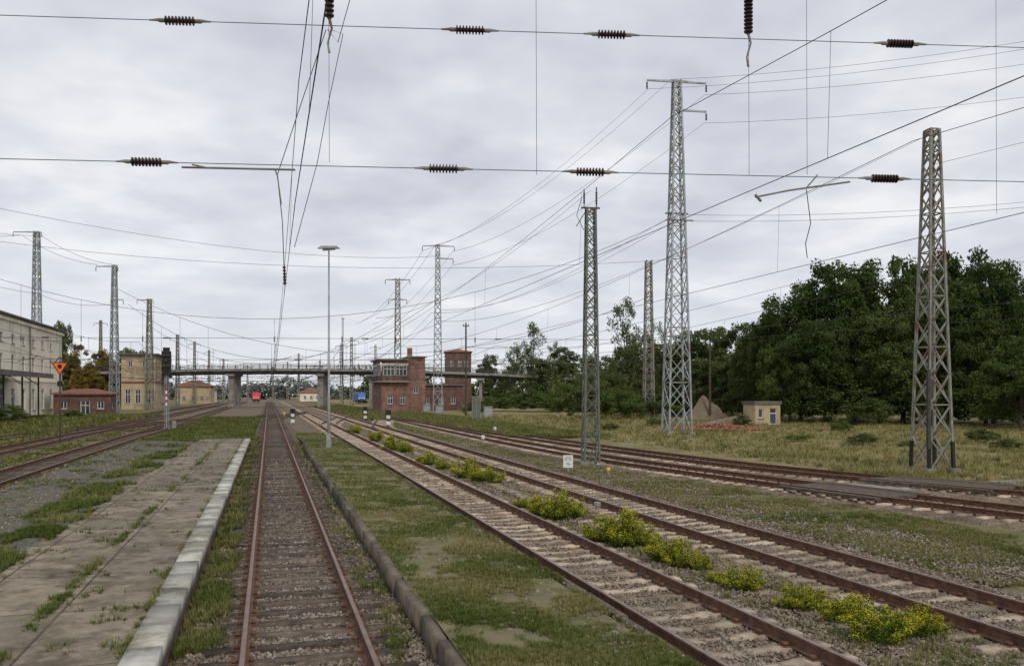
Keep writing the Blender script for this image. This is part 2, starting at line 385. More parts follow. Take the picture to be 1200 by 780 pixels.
# ---------------- left platform
def slab_mat():
    m,nt,b=newmat('platform_slabs')
    tc=nt.nodes.new('ShaderNodeTexCoord').outputs['Object']
    n1=noisen(nt,tc,.5,4,.65); n2=noisen(nt,tc,5,4,.7); n4=noisen(nt,tc,1.7,4,.72)
    r1=ramp(nt,[(.12,.10,.076),(.21,.178,.138),(.33,.29,.235)],.36,.64)
    nt.links.new(math_(nt,'ADD',math_(nt,'MULTIPLY',n1,.6),math_(nt,'MULTIPLY',n2,.4)),r1.inputs[0])
    br=nt.nodes.new('ShaderNodeTexBrick'); nt.links.new(tc,br.inputs['Vector']); br.offset=0
    br.inputs['Scale'].default_value=1; br.inputs['Brick Width'].default_value=1.27; br.inputs['Row Height'].default_value=2.4; br.inputs['Mortar Size'].default_value=.018; br.inputs['Mortar Smooth'].default_value=.3
    br.inputs['Color1'].default_value=(.75,.74,.72,1); br.inputs['Color2'].default_value=(1.2,1.17,1.12,1); br.inputs['Mortar'].default_value=(.3,.28,.2,1)
    col=mixc(nt,1.0,r1.outputs[0],br.outputs[0],'MULTIPLY')
    sr=ramp(nt,[(.42,.40,.34),(1.08,1.06,1.03)],.40,.54); nt.links.new(n4,sr.inputs[0]); col=mixc(nt,.85,col,mixc(nt,1.0,col,sr.outputs[0],'MULTIPLY'))
    sp=nt.nodes.new('ShaderNodeSeparateXYZ'); nt.links.new(tc,sp.inputs[0])
    xj=math_(nt,'MULTIPLY_ADD',math_(nt,'SUBTRACT',n2,.5),1.2,sp.outputs[0])
    mk=math_(nt,'LESS_THAN',xj,-4.1)
    r2=ramp(nt,[(.055,.052,.038),(.09,.08,.062),(.13,.112,.09)],.4,.6); nt.links.new(noisen(nt,tc,9,4,.75),r2.inputs[0])
    col=mixc(nt,mk,col,r2.outputs[0])
    mr=ramp(nt,[(0,0,0),(1,1,1)],.48,.64); nt.links.new(n1,mr.inputs[0]); col=mixc(nt,math_(nt,'MULTIPLY',mr.outputs[0],.65),col,(.085,.08,.042))
    nt.links.new(col,b.inputs['Base Color']); b.inputs['Roughness'].default_value=.95
    bp=nt.nodes.new('ShaderNodeBump'); bp.inputs['Strength'].default_value=.5; bp.inputs['Distance'].default_value=.02
    nt.links.new(math_(nt,'ADD',n2,math_(nt,'MULTIPLY',br.outputs['Fac'],-1.)),bp.inputs['Height']); nt.links.new(bp.outputs[0],b.inputs['Normal'])
    return m
M['slab']=slab_mat()
pl=Thing('station_platform',TM(0,0,0))
a=pl.part('deck','slab')
tt=list(np.arange(-10,56.1,1.0)); ss=[-8.6,-7.6,-6.5,-5.5,-4.5,-3.6,-2.7,-1.8,-1.42]
vs=[];
for t in tt:
    for k,s in enumerate(ss):
        z=.335+noise.noise(Vector((s*.8,t*.5,1)))*.025 if k>0 else -.3
        if s<-5 and k>0: z-= .05
        if s==-1.42: z=.335
        vs.append((s,t,z))
n=len(ss); a.add(vs,[(j*n+i,j*n+i+1,(j+1)*n+i+1,(j+1)*n+i) for j in range(len(tt)-1) for i in range(n-1)])
a.add([(-8.6,56,-.3),(-8.6,58.5,-.3),(-1.42,58.5,-.3),(-1.42,56,.335),(-7.6,56,.28)],[(0,1,2,3,4)])
f=pl.part('face_wall','brick2'); f.box(-1.42,-1.2,-10,56,-.35,.2)
pl.build()
kt=boxt(-.18,.18,-.49,.49,-.17,0)
ts=np.arange(-9.5,56,1.0); n=len(ts)
pos=np.array([tuple(T(-1.29,t,.36+rng.normal(0,.004))) for t in ts])
TA=math.atan2(SN,CN)
rz=np.full(n,TA)+rng.normal(0,.004,n)
ob=scatter('edge_kerb_slabs',*kt,pos,rz,np.ones((n,3)),'kerb')
ob.parent=pl.e; ob.matrix_parent_inverse=TM(0,0,0).inverted()
# ---------------- low island platform
M['island']=surf('island_turf',[(.08,.095,.034),(.145,.135,.06),(.20,.165,.10)],1.6,1,.6,25,dirt=(.17,.14,.095),dscale=.9)
isl=Thing('low_grass_platform',TM(0,0,0))
a=isl.part('turf','island')
tt=list(np.arange(-10,74,1.)); ss=[2.12,2.6,3.1,3.7,4.2,4.45,4.75]
vs=[]
for t in tt:
    dr=max(0,(t-52)/22)*.3
    for k,s in enumerate(ss):
        z=.10+noise.noise(Vector((s*1.1,t*.7,5)))*.05-dr
        if k==6: z=-.33
        vs.append((s,t,z))
n=len(ss); a.add(vs,[(j*n+i,j*n+i+1,(j+1)*n+i+1,(j+1)*n+i) for j in range(len(tt)-1) for i in range(n-1)])
isl.build()
ts=np.arange(-9.5,53,1.2); n=len(ts); kt=boxt(-.07,.07,-.575,.575,-.42,0)
pos=np.array([tuple(T(2.05+rng.normal(0,.016),t,.115+rng.normal(0,.016))) for t in ts])
ob=scatter('edge_stones',*kt,pos,np.full(n,TA)+rng.normal(0,.012,n),np.ones((n,3)),'kerbdark'); ob.parent=isl.e; ob.matrix_parent_inverse=TM(0,0,0).inverted()
ts=np.arange(-9.5,60,1.5); n=len(ts); kt=boxt(-.05,.05,-.73,.73,-.3,0)
pos=np.array([tuple(T(4.62+rng.normal(0,.02),t,.06+rng.normal(0,.02))) for t in ts])
ob=scatter('rear_edge_boards',*kt,pos,np.full(n,TA),np.ones((n,3)),'wood'); ob.parent=isl.e; ob.matrix_parent_inverse=TM(0,0,0).inverted()
# cable trough
ts=np.arange(-4,60,.52); n=len(ts); kt=boxt(-.19,.19,-.25,.25,-.12,0)
pos=np.array([tuple(T(7.98+rng.normal(0,.015),t,-.19+rng.normal(0,.008))) for t in ts]); keep=rng.random(n)>.12
scatter('concrete_cable_trough',*kt,pos[keep],(np.full(n,TA)+rng.normal(0,.03,n))[keep],np.ones((keep.sum(),3)),'conc_sl')

# ---------------- stones
octv=np.array([(1,0,0),(-.2,1,.1),(-1,.1,0),(.1,-1,0),(.1,.1,.8),(0,0,-.7)]); octf=[(0,1,4),(1,2,4),(2,3,4),(3,0,4),(1,0,5),(2,1,5),(3,2,5),(0,3,5)]
def area(n,s0,s1,t0,t1):
    s=rng.uniform(s0,s1,n); t=1/rng.uniform(1/t1,1/t0,n); return s,t
def st_xy(s,t): return s*CN-t*SN, s*SN+t*CN
def stones(n,s0,s1,t0,t1,z=-.205,name='ballast_gravel'):
    s,t=area(n,s0,s1,t0,t1); x,y=st_xy(s,t)
    sc=rng.uniform(.016,.038,(n,1))*(1+t[:,None]/50)*rng.uniform(.6,1.2,(n,3))
    scatter(name,octv,octf,np.c_[x,y,z+rng.normal(0,.008,n)],rng.uniform(0,6.28,n),sc,'stone',tilt=rng.normal(0,.6,n))
stones(24000,-1.0,2.0,7,45); stones(56000,4.7,11.9,5,50)
stones(5000,-7.8,-4,8,50,.29,'loose_gravel'); stones(1500,2.3,4.6,8,50,.09,'loose_gravel'); stones(7000,11.9,15,12,60,-.24,'loose_gravel')

# ---------------- grass
def tuft(nb,h,wd,spread,seed):
    r=random.Random(seed); V=[];F=[]
    for i in range(nb):
        a=r.uniform(0,6.28); d=r.uniform(0,spread); bx,by=math.cos(a)*d,math.sin(a)*d
        l=r.uniform(.3,1.1)*h; a2=a+r.uniform(-.8,.8); hh=r.uniform(.5,1)*h; ww=wd*r.uniform(.6,1.2)
        px,py=-math.sin(a2)*ww,math.cos(a2)*ww; tx,ty=bx+math.cos(a2)*l*.7,by+math.sin(a2)*l*.7
        o=len(V); V+=[(bx-px,by-py,0),(bx+px,by+py,0),(tx,ty,hh)]; F.append((o,o+1,o+2))
    return np.array(V),F
TF=tuft(9,.1,.006,.05,1); TT=tuft(10,.3,.008,.06,2)
def grass(name,n,s0,s1,t0,t1,z,mat='grass',tf=TF,hs=1.0,ns=.7,thr=-.1,lod=20,dry=0,zf=None):
    s,t=area(n,s0,s1,t0,t1); x,y=st_xy(s,t)
    nz=np.array([noise.noise(Vector((a*ns,b*ns,2)))+.5*noise.noise(Vector((a*ns*3,b*ns*3,7))) for a,b in zip(x,y)])
    k=nz>thr+rng.normal(0,.12,n); x,y,s,t,nz=x[k],y[k],s[k],t[k],nz[k]; n=len(x)
    lodf=1+t/lod; g=hs*rng.uniform(.5,1.3,n)
    sc=np.c_[g*lodf**.8,g*lodf**.8,g*(1+t/90)]
    zz=np.full(n,z) if zf is None else zf(s,t)
    cl=np.array([noise.noise(Vector((a*.5,b*.5,22))) for a,b in zip(x,y)])
    rnd=np.clip(.42+.55*cl+rng.normal(0,.18,n)+dry,0,1)
    return scatter(name,*tf,np.c_[x,y,zz],rng.uniform(0,6.28,n),sc,mat,rnd=rnd)
def islz(s,t): return np.array([.09+noise.noise(Vector((a*1.1,b*.7,5)))*.05-max(0,(b-52)/22)*.3 for a,b in zip(s,t)])
grass('grass',56000,2.15,4.6,6.5,76,0,hs=.52,thr=-.22,ns=1.0,zf=islz,dry=.0)
grass('grass',9000,7.0,9.2,6,60,-.23,hs=.9,thr=.1,ns=1.2)
grass('grass',46000,12.2,17,12,110,-.25,hs=.5,thr=-.12,dry=.08)
grass('grass',7000,4.6,5.1,6,60,-.23,hs=.6,thr=.15,ns=1.5)
grass('grass',5000,1.5,2.0,7,60,-.22,hs=.9,thr=.12,ns=1.5)
grass('grass',9000,-1.15,-.6,7,70,-.22,hs=1.0,thr=.02,ns=1.2)
grass('grass',3000,-.3,1.3,9,60,-.21,hs=.5,thr=.4,ns=1.2)
grass('platform_weeds',24000,-5.3,-4.0,7,56,.33,hs=.8,thr=.0,ns=.6,dry=-.15)
grass('platform_weeds',16000,-7.7,-5.2,8,56,.28,hs=.6,thr=.15,ns=.6,dry=-.1)
grass('platform_weeds',9000,-4.0,-1.5,8,56,.33,hs=.55,thr=.42,ns=1.1,dry=-.12)
grass('platform_weeds',2200,-2.78,-2.64,8,56,.33,hs=.6,thr=.05,ns=1.1,dry=-.1)
grass('platform_weeds',1400,-1.54,-1.46,8,56,.33,hs=.5,thr=.1,ns=1.1,dry=-.1)
grass('grass',24000,-8.6,-1.2,57,130,-.25,hs=1.1,thr=-.3,dry=-.12)
grass('grass',9000,-8.9,-7.9,14,70,-.25,hs=1.2,thr=-.1,dry=0)
grass('grass',8000,-13.2,-11.3,18,110,-.25,hs=1.0,thr=0)
grass('grass',20000,-34,-16.5,45,150,-.25,hs=1.6,thr=-.2)
grass('meadow_grass',46000,24,75,14,130,-.27,'drygrass',TT,hs=.75,thr=-.2,dry=-.02)
grass('meadow_grass',14000,17.5,26,62,150,-.27,'grass',TT,hs=.7,thr=-.2,dry=.05)
grass('grass',9000,12,20,110,240,-.25,hs=1.3,thr=-.2,dry=.05)
js=[];
for t in np.arange(7.2,50,2.4):
    m=int(rng.integers(8,50)); c0=rng.uniform(-4,-1.5); s=rng.normal(c0,.7,m); js+= [(a,t+rng.normal(0,.025)) for a in s if -4.1<a<-1.5]
js=np.array(js); x,y=st_xy(js[:,0],js[:,1]); n=len(js)
scatter('platform_weeds',*TF,np.c_[x,y,np.full(n,.33)],rng.uniform(0,6.28,n),np.repeat(rng.uniform(.3,1.0,(n,1)),3,1),'grass',rnd=rng.random(n)*.5)

# yellow flower plants
def flower_mesh(seed,nl=3000,nf=2500):
    r=np.random.default_rng(seed); N=nl+nf
    nb=32; bth=r.uniform(0,6.28,nb); br_=np.sqrt(r.random(nb))*.45; bh=(.62*np.sqrt(np.clip(1-(br_/.52)**2,.1,1)))*r.uniform(.5,1.2,nb)
    idx=r.integers(0,nb,N); isf=np.arange(N)>=nl
    ax=np.cos(bth)*br_; ay=np.sin(bth)*br_
    f=np.where(isf,r.uniform(.55,1.1,N),r.random(N)**.8)
    c=np.c_[ax[idx]*(.35+.75*f)+r.normal(0,.04,N),ay[idx]*(.35+.75*f)+r.normal(0,.04,N),bh[idx]*f+r.normal(0,.02,N)]
    a=r.normal(0,1,(N,3)); a/=np.linalg.norm(a,axis=1)[:,None]; b=np.cross(a,r.normal(0,1,(N,3))); b/=np.linalg.norm(b,axis=1)[:,None]
    sz=np.where(isf,.0125,.024)[:,None]
    V=np.stack([c-a*sz,c-b*sz*.6,c+a*sz,c+b*sz*.6],1).reshape(-1,3); V[:,2]=np.maximum(V[:,2],0)
    return mesh_np('flower_plant',V,np.arange(N*4).reshape(-1,4),['weed','flower'],np.repeat(r.random(N),4),midx=isf.astype(int),link=False)
FM=[flower_mesh(i) for i in range(4)]
for i,(u,v,wp) in enumerate([(632,604,40),(652,608,56),(672,606,40),(708,634,56),(728,640,60),(752,640,48),(780,658,54),(800,664,46),(822,668,34),(868,690,54),(838,682,28),(930,712,50),(952,716,44),(985,728,56),(1035,752,78),(1070,746,60),(1092,742,40),(545,560,42),(562,564,30),(578,566,30),(462,528,30),(500,545,28),(440,517,22),(475,530,22),(1005,722,36),(415,508,20),(520,550,24),(612,596,28)]):
    Y=(H+.22)*1000/(v-462); ob=bpy.data.objects.new('yellow_wildflower_plant',FM[i%4]); scene.collection.objects.link(ob)
    ob.location=((u-600)/1000*Y,Y,-.24); s=wp/1000*Y*1.05; ob.scale=(s,s*random.uniform(.85,1.2),s*random.uniform(.75,1.05)); ob.rotation_euler=(0,0,random.uniform(0,6))

# ---------------- trees
def leaf_cloud(r,centers,rads,nl,ls,squash=.8):
    n=len(centers); idx=r.integers(0,n,nl); c=centers[idx]; rr=rads[idx]
    d=r.normal(0,1,(nl,3)); d/=np.linalg.norm(d,axis=1)[:,None]
    p=c+d*(rr*r.random(nl)**.4)[:,None]*np.array([1,1,squash])
    nrm=d*.7+r.normal(0,.6,(nl,3))+np.array([0,0,.5]); nrm/=np.linalg.norm(nrm,axis=1)[:,None]
    a=np.cross(nrm,r.normal(0,1,(nl,3))); a/=np.linalg.norm(a,axis=1)[:,None]; b=np.cross(nrm,a)
    s=(ls*r.uniform(.6,1.3,nl))[:,None]
    V=np.stack([p-a*s,p-b*s*.55,p+a*s,p+b*s*.55],1).reshape(-1,3)
    cb=r.random(n); leaf_tone=np.clip(.5*cb[idx]+.3*r.random(nl)+.2*(d[:,2]*.5+.5),0,1)  # tone per clump and leaf, plus lighter towards each clump's top
    return V,np.repeat(leaf_tone,4)
def tree_mesh(name,seed,leaf,nlobes=9,ncl=130,nl=15000,ls=.024,cr=(.085,.15),low=.22,wid=.42):
    r=np.random.default_rng(seed)
    lc=[];lr=[]
    for i in range(nlobes):
        th=6.28*i/nlobes*1.6+r.uniform(-.5,.5); k=r.uniform(.15,1)*.715*wid
        z=low+.12+(1-low-.3)*r.random()
        lc.append((math.cos(th)*k,math.sin(th)*k,z)); lr.append(r.uniform(.13,.21)*wid/.42)
    lc.append((0,0,.80)); lr.append(.17)
    lc=np.array(lc);lr=np.array(lr)
    idx=r.integers(0,len(lc),ncl); d=r.normal(0,1,(ncl,3)); d/=np.linalg.norm(d,axis=1)[:,None]
    cc=lc[idx]+d*(lr[idx]*r.uniform(.5,1.05,ncl))[:,None]; cc[:,2]=np.clip(cc[:,2],low*.9,.96)
    V,leaf_tone=leaf_cloud(r,cc,r.uniform(cr[0]*.55,cr[1]*.55,ncl),nl,ls)
    F=np.arange(len(V)).reshape(-1,4); mb=MB()
    mb.tube([(0,0,-.02),(.004,0,low*.6),(.01,.01,.5),(.0,0,.75)],[.026,.02,.012,.003],7)
    for i in range(len(lc)-1):
        z0=low*.6+r.random()*.25; m=(lc[i]*.5); mb.tube([(0,0,z0),(m[0],m[1],(z0+lc[i][2])*.5+.02),tuple(lc[i])],[.01,.006,.0015],5)
        for q in range(3):
            e=cc[r.integers(0,ncl)]; mb.tube([tuple(lc[i]*.75+np.array((0,0,z0*.2))),tuple(e)],[.003,.0008],4)
    V0=np.array(mb.v).reshape(-1,3); tf=[f for f in mb.f if len(f)==4]
    F2=np.vstack([np.array(tf,int).reshape(-1,4),F+len(V0)])
    V2_=np.vstack([V0,V]); mi=[1]*len(tf)+[0]*len(F)
    return mesh_np(name,V2_,F2,[leaf,'bark'],np.concatenate([np.zeros(len(V0)),leaf_tone]),midx=mi,link=False)
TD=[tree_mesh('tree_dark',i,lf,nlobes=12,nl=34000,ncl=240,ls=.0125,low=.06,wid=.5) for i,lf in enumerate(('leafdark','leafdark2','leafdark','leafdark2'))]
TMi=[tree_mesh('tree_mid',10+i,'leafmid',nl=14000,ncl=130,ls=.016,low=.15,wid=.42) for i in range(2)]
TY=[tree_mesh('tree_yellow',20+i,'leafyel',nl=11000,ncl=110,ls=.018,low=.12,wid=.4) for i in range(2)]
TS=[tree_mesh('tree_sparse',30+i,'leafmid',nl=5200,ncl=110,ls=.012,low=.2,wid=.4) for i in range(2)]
def bush_mesh(seed,leaf):
    r=np.random.default_rng(seed); n=70; th=r.uniform(0,6.28,n); k=np.sqrt(r.random(n))*.42
    hh=.95*np.sqrt(1-(k/.5)**2)*r.uniform(.3,1,n); cc=np.c_[np.cos(th)*k,np.sin(th)*k,hh*.95]
    V,leaf_tone=leaf_cloud(r,cc,r.uniform(.07,.15,n),8000,.02); V[:,2]=np.maximum(V[:,2],-.02)
    return mesh_np('bush',V,np.arange(len(V)).reshape(-1,4),leaf,leaf_tone,link=False)
BD=[bush_mesh(1,'leafbush'),bush_mesh(2,'leafmid'),bush_mesh(3,'leafdark'),bush_mesh(4,'leafyel')]
def put(name,me,u,Y,topv,wpx,native=1.0):
    ob=bpy.data.objects.new(name,me); scene.collection.objects.link(ob)
    h=H-(topv-462)/1000*Y+.3; wd=wpx/1000*Y/native
    ob.location=((u-600)/1000*Y,Y,-.3); ob.scale=(wd,wd,h); ob.rotation_euler=(0,0,random.uniform(0,6.28)); return ob
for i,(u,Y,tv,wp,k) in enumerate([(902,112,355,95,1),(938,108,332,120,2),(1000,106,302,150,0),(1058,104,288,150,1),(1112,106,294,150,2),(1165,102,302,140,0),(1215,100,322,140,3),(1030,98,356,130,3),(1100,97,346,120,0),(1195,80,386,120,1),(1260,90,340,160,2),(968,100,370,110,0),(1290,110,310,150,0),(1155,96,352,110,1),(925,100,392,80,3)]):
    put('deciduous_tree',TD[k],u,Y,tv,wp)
for i,(u,Y,tv,wp) in enumerate([(838,135,368,95),(872,128,376,95),(800,150,388,90),(660,230,405,70),(700,215,408,75),(575,285,414,50),(770,190,396,80),(732,200,404,70),(825,128,410,70),(858,122,418,70),(640,210,412,60)]):
    put('deciduous_tree',TMi[i%2],u,Y,tv,wp,.9)
for i,(u,Y,tv,wp) in enumerate([(622,255,374,66),(600,250,402,45),(735,165,345,85),(765,160,368,60),(650,240,398,40)]):
    put('sparse_tree',TS[i%2],u,Y,tv,wp,.9)
for i,(u,Y,tv,wp) in enumerate([(92,200,398,60),(122,225,405,50),(150,235,398,45),(108,180,430,45),(70,230,362,30),(60,210,400,60),(90,180,436,40)]):
    put('autumn_tree',(TY if i in(0,1,3,6) else TMi)[i%2],u,Y,tv,wp,.9)
for i,(u,Y,tv,wp,k) in enumerate([(578,172,462,46,0),(605,170,457,56,0),(640,165,457,56,0),(622,168,452,40,1),(668,118,442,56,0),(695,115,436,66,1),(728,113,450,60,0),(748,122,458,60,1),(780,124,466,56,0),(810,126,468,46,1),(862,118,452,60,1),(885,120,445,60,2),(715,130,432,60,1),(755,135,440,60,1),(790,138,440,60,2),
    (945,100,430,90,2),(1000,98,432,90,1),(1060,97,430,100,2),(1120,95,430,100,2),(1180,92,425,110,1),(1240,88,425,110,2),(1170,86,455,60,0),(12,100,470,40,0),(85,122,478,25,0),(905,110,460,46,1),(1020,93,462,60,1),(1085,92,468,50,2),(520,190,463,30,1),(555,150,470,30,1),
    (935,62,508,34,0),(1012,58,506,40,1),(1062,55,516,26,0),(1150,60,500,44,1),(770,90,488,30,0),(715,80,494,26,0),(1180,52,512,40,1),(985,75,490,30,0),(870,88,484,26,1)]):
    put('bush',BD[k],u,Y,tv,wp)
def treeline(name,x0,x1,y0,y1,h0,h1,n,nl,ls,leaf,seed):
    r=np.random.default_rng(seed); x=r.uniform(x0,x1,n); f=(x-x0)/(x1-x0); y=y0+(y1-y0)*f+r.uniform(-12,12,n)
    top=h0+(h1-h0)*r.random(n)*(.6+.4*np.sin(x*.07)+0); z=top*r.random(n)**.6
    V,leaf_tone=leaf_cloud(r,np.c_[x,y,z],r.uniform(1.5,3.5,n),nl,ls,.9)
    mesh_np(name,V,np.arange(len(V)).reshape(-1,4),leaf,leaf_tone)
treeline('distant_treeline',-330,-60,520,620,6,15,900,26000,1.1,'leafhaze',1)
treeline('distant_treeline',-60,330,330,290,5,15,1100,34000,.8,'leafmid',2)
treeline('hedge_treeline',8,100,175,122,3,9,900,30000,.32,'leafmid',3)
treeline('hedge_treeline',-190,-105,250,240,3,10,400,12000,.5,'leafmid',4)

# ---------------- lattice masts
def lattice(mb,Ht,wb,wt,leg,br,style='X',z0=0,ratio=1.0):
    z=z0; c=lambda z:(wb+(wt-wb)*(z-z0)/(Ht-z0))/2
    cor=[(-1,-1),(1,-1),(1,1),(-1,1)]
    for sx,sy in cor:
        mb.beam((sx*c(z0),sy*c(z0),z0),(sx*c(Ht),sy*c(Ht),Ht),leg)
    k=0
    while z<Ht-.2:
        h=max(2*c(z)*ratio,.5); z1=min(Ht,z+h)
        for q in range(4):
            a=cor[q]; b=cor[(q+1)%4]
            A0=(a[0]*c(z),a[1]*c(z),z);B1=(b[0]*c(z1),b[1]*c(z1),z1);B0=(b[0]*c(z),b[1]*c(z),z);A1=(a[0]*c(z1),a[1]*c(z1),z1)
            if style=='X': mb.beam(A0,B1,br); mb.beam(B0,A1,br)
            elif (k+q)%2: mb.beam(A0,B1,br)
            else: mb.beam(B0,A1,br)
            if k%2 or style!='X': mb.beam(A1,B1,br)
        z=z1;k+=1
def insulator(mb,p,q,R=.06,n=8,sheds=8,m=0):
    p=Vector(p);q=Vector(q); pts=[];rr=[]
    for i in range(sheds):
        f0=i/sheds; 
        for df,rad in((0,R*.45),(.25/sheds,R),(.55/sheds,R*.95),(.7/sheds,R*.45)): pts.append(p.lerp(q,f0+df)); rr.append(rad)
    pts.append(q); rr.append(R*.45); mb.tube(pts,rr,n,m)
def mast(name,x,y,Ht,wb,wt,mat,leg=.1,br=.06,style='X',rot=None,ratio=1.25,foot=True):
    t=Thing(name,L(x,y,-.25,math.radians(15.9) if rot is None else rot))
    mb=t.part('lattice_frame',mat); lattice(mb,Ht,wb,wt,leg,br,style,ratio=ratio)
    if foot:
        c=t.part('concrete_footing','conc')
        for sx in(-1,1):
            for sy in(-1,1): c.box(sx*wb/2-.2,sx*wb/2+.2,sy*wb/2-.2,sy*wb/2+.2,-.3,.15)
    return t
def arm(t,mat,z,x0,x1,nins=2,hang=.7,droop=1.0,th=.13):
    mb=t.part('crossarm',mat)
    mb.beam((x0,0,z),(x1,0,z),th); 
    if x0<0: mb.beam((x0,0,z),(0,0,z+droop),.06)
    if x1>0: mb.beam((x1,0,z),(0,0,z+droop),.06)
    ins=t.part('insulators','porc')
    for x in ([x0,x1] if nins==2 else ([x0] if abs(x0)>abs(x1) else [x1])):
        insulator(ins,(x,0,z-.15),(x,0,z-.15-hang),.09,6,5)
t=mast('lattice_mast',18.5,37.6,15.0,1.2,.42,'steel2',.1,.05,'X',rot=.2)
mb=t.part('footplate','black'); 
for sx in(-1,1):
    for sy in(-1,1): mb.beam((sx*.6,sy*.6,.1),(sx*.575,sy*.575,1.3),.125)
c=t.part('cables_and_box','dsteel'); c.tube([(-.62,-.6,.2),(-.57,-.52,3),(-.45,-.43,8)],.025,5); c.box(-.74,-.6,-.72,-.6,1.0,4.4)
t.build()
t=mast('lattice_mast',13.9,72,29.8,1.95,.55,'steel',.14,.065,'X',ratio=1.15,rot=.15)
arm(t,'steel',29.7,-2.6,2.6,2,.6,.15); arm(t,'steel',27.3,0,2.6,1,.6,.15)
mb=t.part('brackets','steel2'); mb.beam((-1.0,0,18.6),(1.0,0,18.6),.12); mb.beam((-1.2,-.7,17.9),(1.2,-.7,17.9),.1); mb.beam((-.8,0,9),(.8,0,9),.1)
t.build()
t=mast('lattice_mast',3.78,41,12.3,.72,.4,'greensteel',.085,.042,'X',rot=.12,ratio=1.2)
mb=t.part('top_fittings','dsteel'); mb.beam((-.45,0,12.3),(.45,0,12.3),.07); mb.beam((-.32,0,12.3),(-.32,0,13.2),.04); mb.beam((.28,0,12.2),(.28,0,13.3),.05); mb.beam((-.7,0,11.4),(-.2,0,12.2),.035); mb.tube([(-.35,-.1,11.2),(-.7,-.1,11.9),(-.45,-.1,12.8)],.016,5)
ins=t.part('insulators','porc'); insulator(ins,(-.32,0,12.5),(-.32,0,13.05),.06,6,6); insulator(ins,(.28,0,12.5),(.28,0,13.1),.06,6,6)
t.build()
def m_at(u,Y,topv,wb,wt,mat,arms=(),leg=.15,br=.07,**k):
    h=H-(topv-462)/1000*Y+.25; t=mast('lattice_mast',(u-600)/1000*Y,Y,h,wb,wt,mat,leg,br,rot=.1,**k)
    for z,x0,x1,n in arms: arm(t,mat,h-z,x0,x1,n,.7,.2,.15)
    t.build(); return t
m_at(760,122,305,1.4,.75,'steel2',leg=.15,br=.08)
m_at(513,150,287,1.6,.65,'steel',[(.2,-2.7,2.9,2),(2.4,-.1,2.7,1)],leg=.16,br=.09)
m_at(466,168,326,1.5,.75,'steel2',[(.3,-2.4,2.4,2),(4.2,-1.8,1.8,2)],leg=.18,br=.1)
m_at(43,160,271,1.7,.8,'steel',[(.2,-4.2,.9,2)],leg=.17,br=.09)
m_at(134,150,311,1.4,.6,'steel',[(.2,-3.1,.6,2),(6,-.1,1.5,1)],leg=.16,br=.09)
m_at(175,186,350,1.5,.65,'steel2',[(.3,-2.6,.8,2)],leg=.18,br=.1)
for (u,Y,tv) in [(118,260,375),(228,300,400),(245,360,410),(262,420,420),(350,380,414),(400,300,402),(412,250,395),(337,460,424),(440,330,404),(208,240,392),(375,430,422),(290,480,428),(320,520,430),(276,500,430)]:
    m_at(u,Y,tv,.9,.5,'steel2',[(1.,-2,2,2)],leg=.2,br=.09,foot=False,ratio=2)
mast('lattice_mast',-27,8.2,14,1.6,.6,'steel2').build(); mast('lattice_mast',31,13.4,14,1.6,.6,'steel2').build(); mast('lattice_mast',60,50,29.5,2.2,.7,'steel',.15,.08).build(); mast('lattice_mast',-52,68,17,1.7,.7,'steel2',.13,.07).build()

# ---------------- overhead wires
def rad(p,base=.0055,k=.0002): return max(base,k*math.hypot(p[0],p[1]))
def wire(mb,pts,base=.0055,k=.0002,m=0,n=4): mb.tube(pts,[rad(p,base,k) for p in pts],n,m,cap=False)
def sagline(a,b,sag,n=14):
    a=Vector(a);b=Vector(b); return [a.lerp(b,i/n)-Vector((0,0,sag*4*(i/n)*(1-i/n))) for i in range(n+1)]
def path_fn(pts):
    def f(t):
        for i in range(len(pts)-1):
            if pts[i+1].y>=t: 
                k=(t-pts[i].y)/(pts[i+1].y-pts[i].y+1e-9); return pts[i].lerp(pts[i+1],k)
        return pts[-1]
    return f
sup=[-48,11.5,72,122,175,235,300,370]
def catenary(fn,zc=5.6,zm=7.2,sups=sup,first=0):
    t=Thing('overhead_line'); mb=t.part('wires','wire'); dr=t.part('droppers','wire')
    cp=[];mp=[]
    for i in range(first,len(sups)-1):
        a,b=sups[i],sups[i+1]; n=16
        for j in range(n+(i==len(sups)-2)):
            f=j/n; y=a+(b-a)*f; p=fn(y); zig=(-.12 if i%2 else .12)*(1-2*f)
            d=Vector((CN,SN,0))*zig
            cp.append(Vector((p.x,p.y,zc))+d); zmm=zm-(zm-6.15)*4*f*(1-f)
            mp.append(Vector((p.x,p.y,zmm))+d*.6)
            if j%2==1 and b<240: dr.beam(cp[-1],mp[-1],2*rad(cp[-1],.002,.0001))
    wire(mb,cp); wire(mb,mp); t.build()
catenary(lambda t:T(.45,t)); catenary(lambda t:T(5.8,t)); catenary(lambda t:T(10.1,t))
catenary(path_fn(t4),sups=[-5,28,72,122,175,235,300]); catenary(path_fn(t5),sups=[0,32,72,120]); catenary(lambda t:T(-9.85,t)); catenary(lambda t:T(-14.6,t)); catenary(lambda t:T(-19.5,t),first=2)
catenary(lambda t:T(-9.85+10.3*max(0,min(1,(t-70)/80)),t),zc=5.65,zm=7.3,first=2)
def nearX(u): a=(u-600)/1000; return a*10.7/(1-.09*a)
cs=Thing('cross_span'); mb=cs.part('span_wires','wiregreen'); dk=cs.part('fittings','steel2'); pc=cs.part('insulators','porc',smooth=False); dw=cs.part('dropper_wires','wire')
def span_z(u,v): x=nearX(u); return H-(v-462)/1000*(10.7+.09*x)
def lin(u,l):
    (u0,v0),(u1,v1)=l; return span_z(u,v0+(v1-v0)*(u-u0)/(u1-u0))
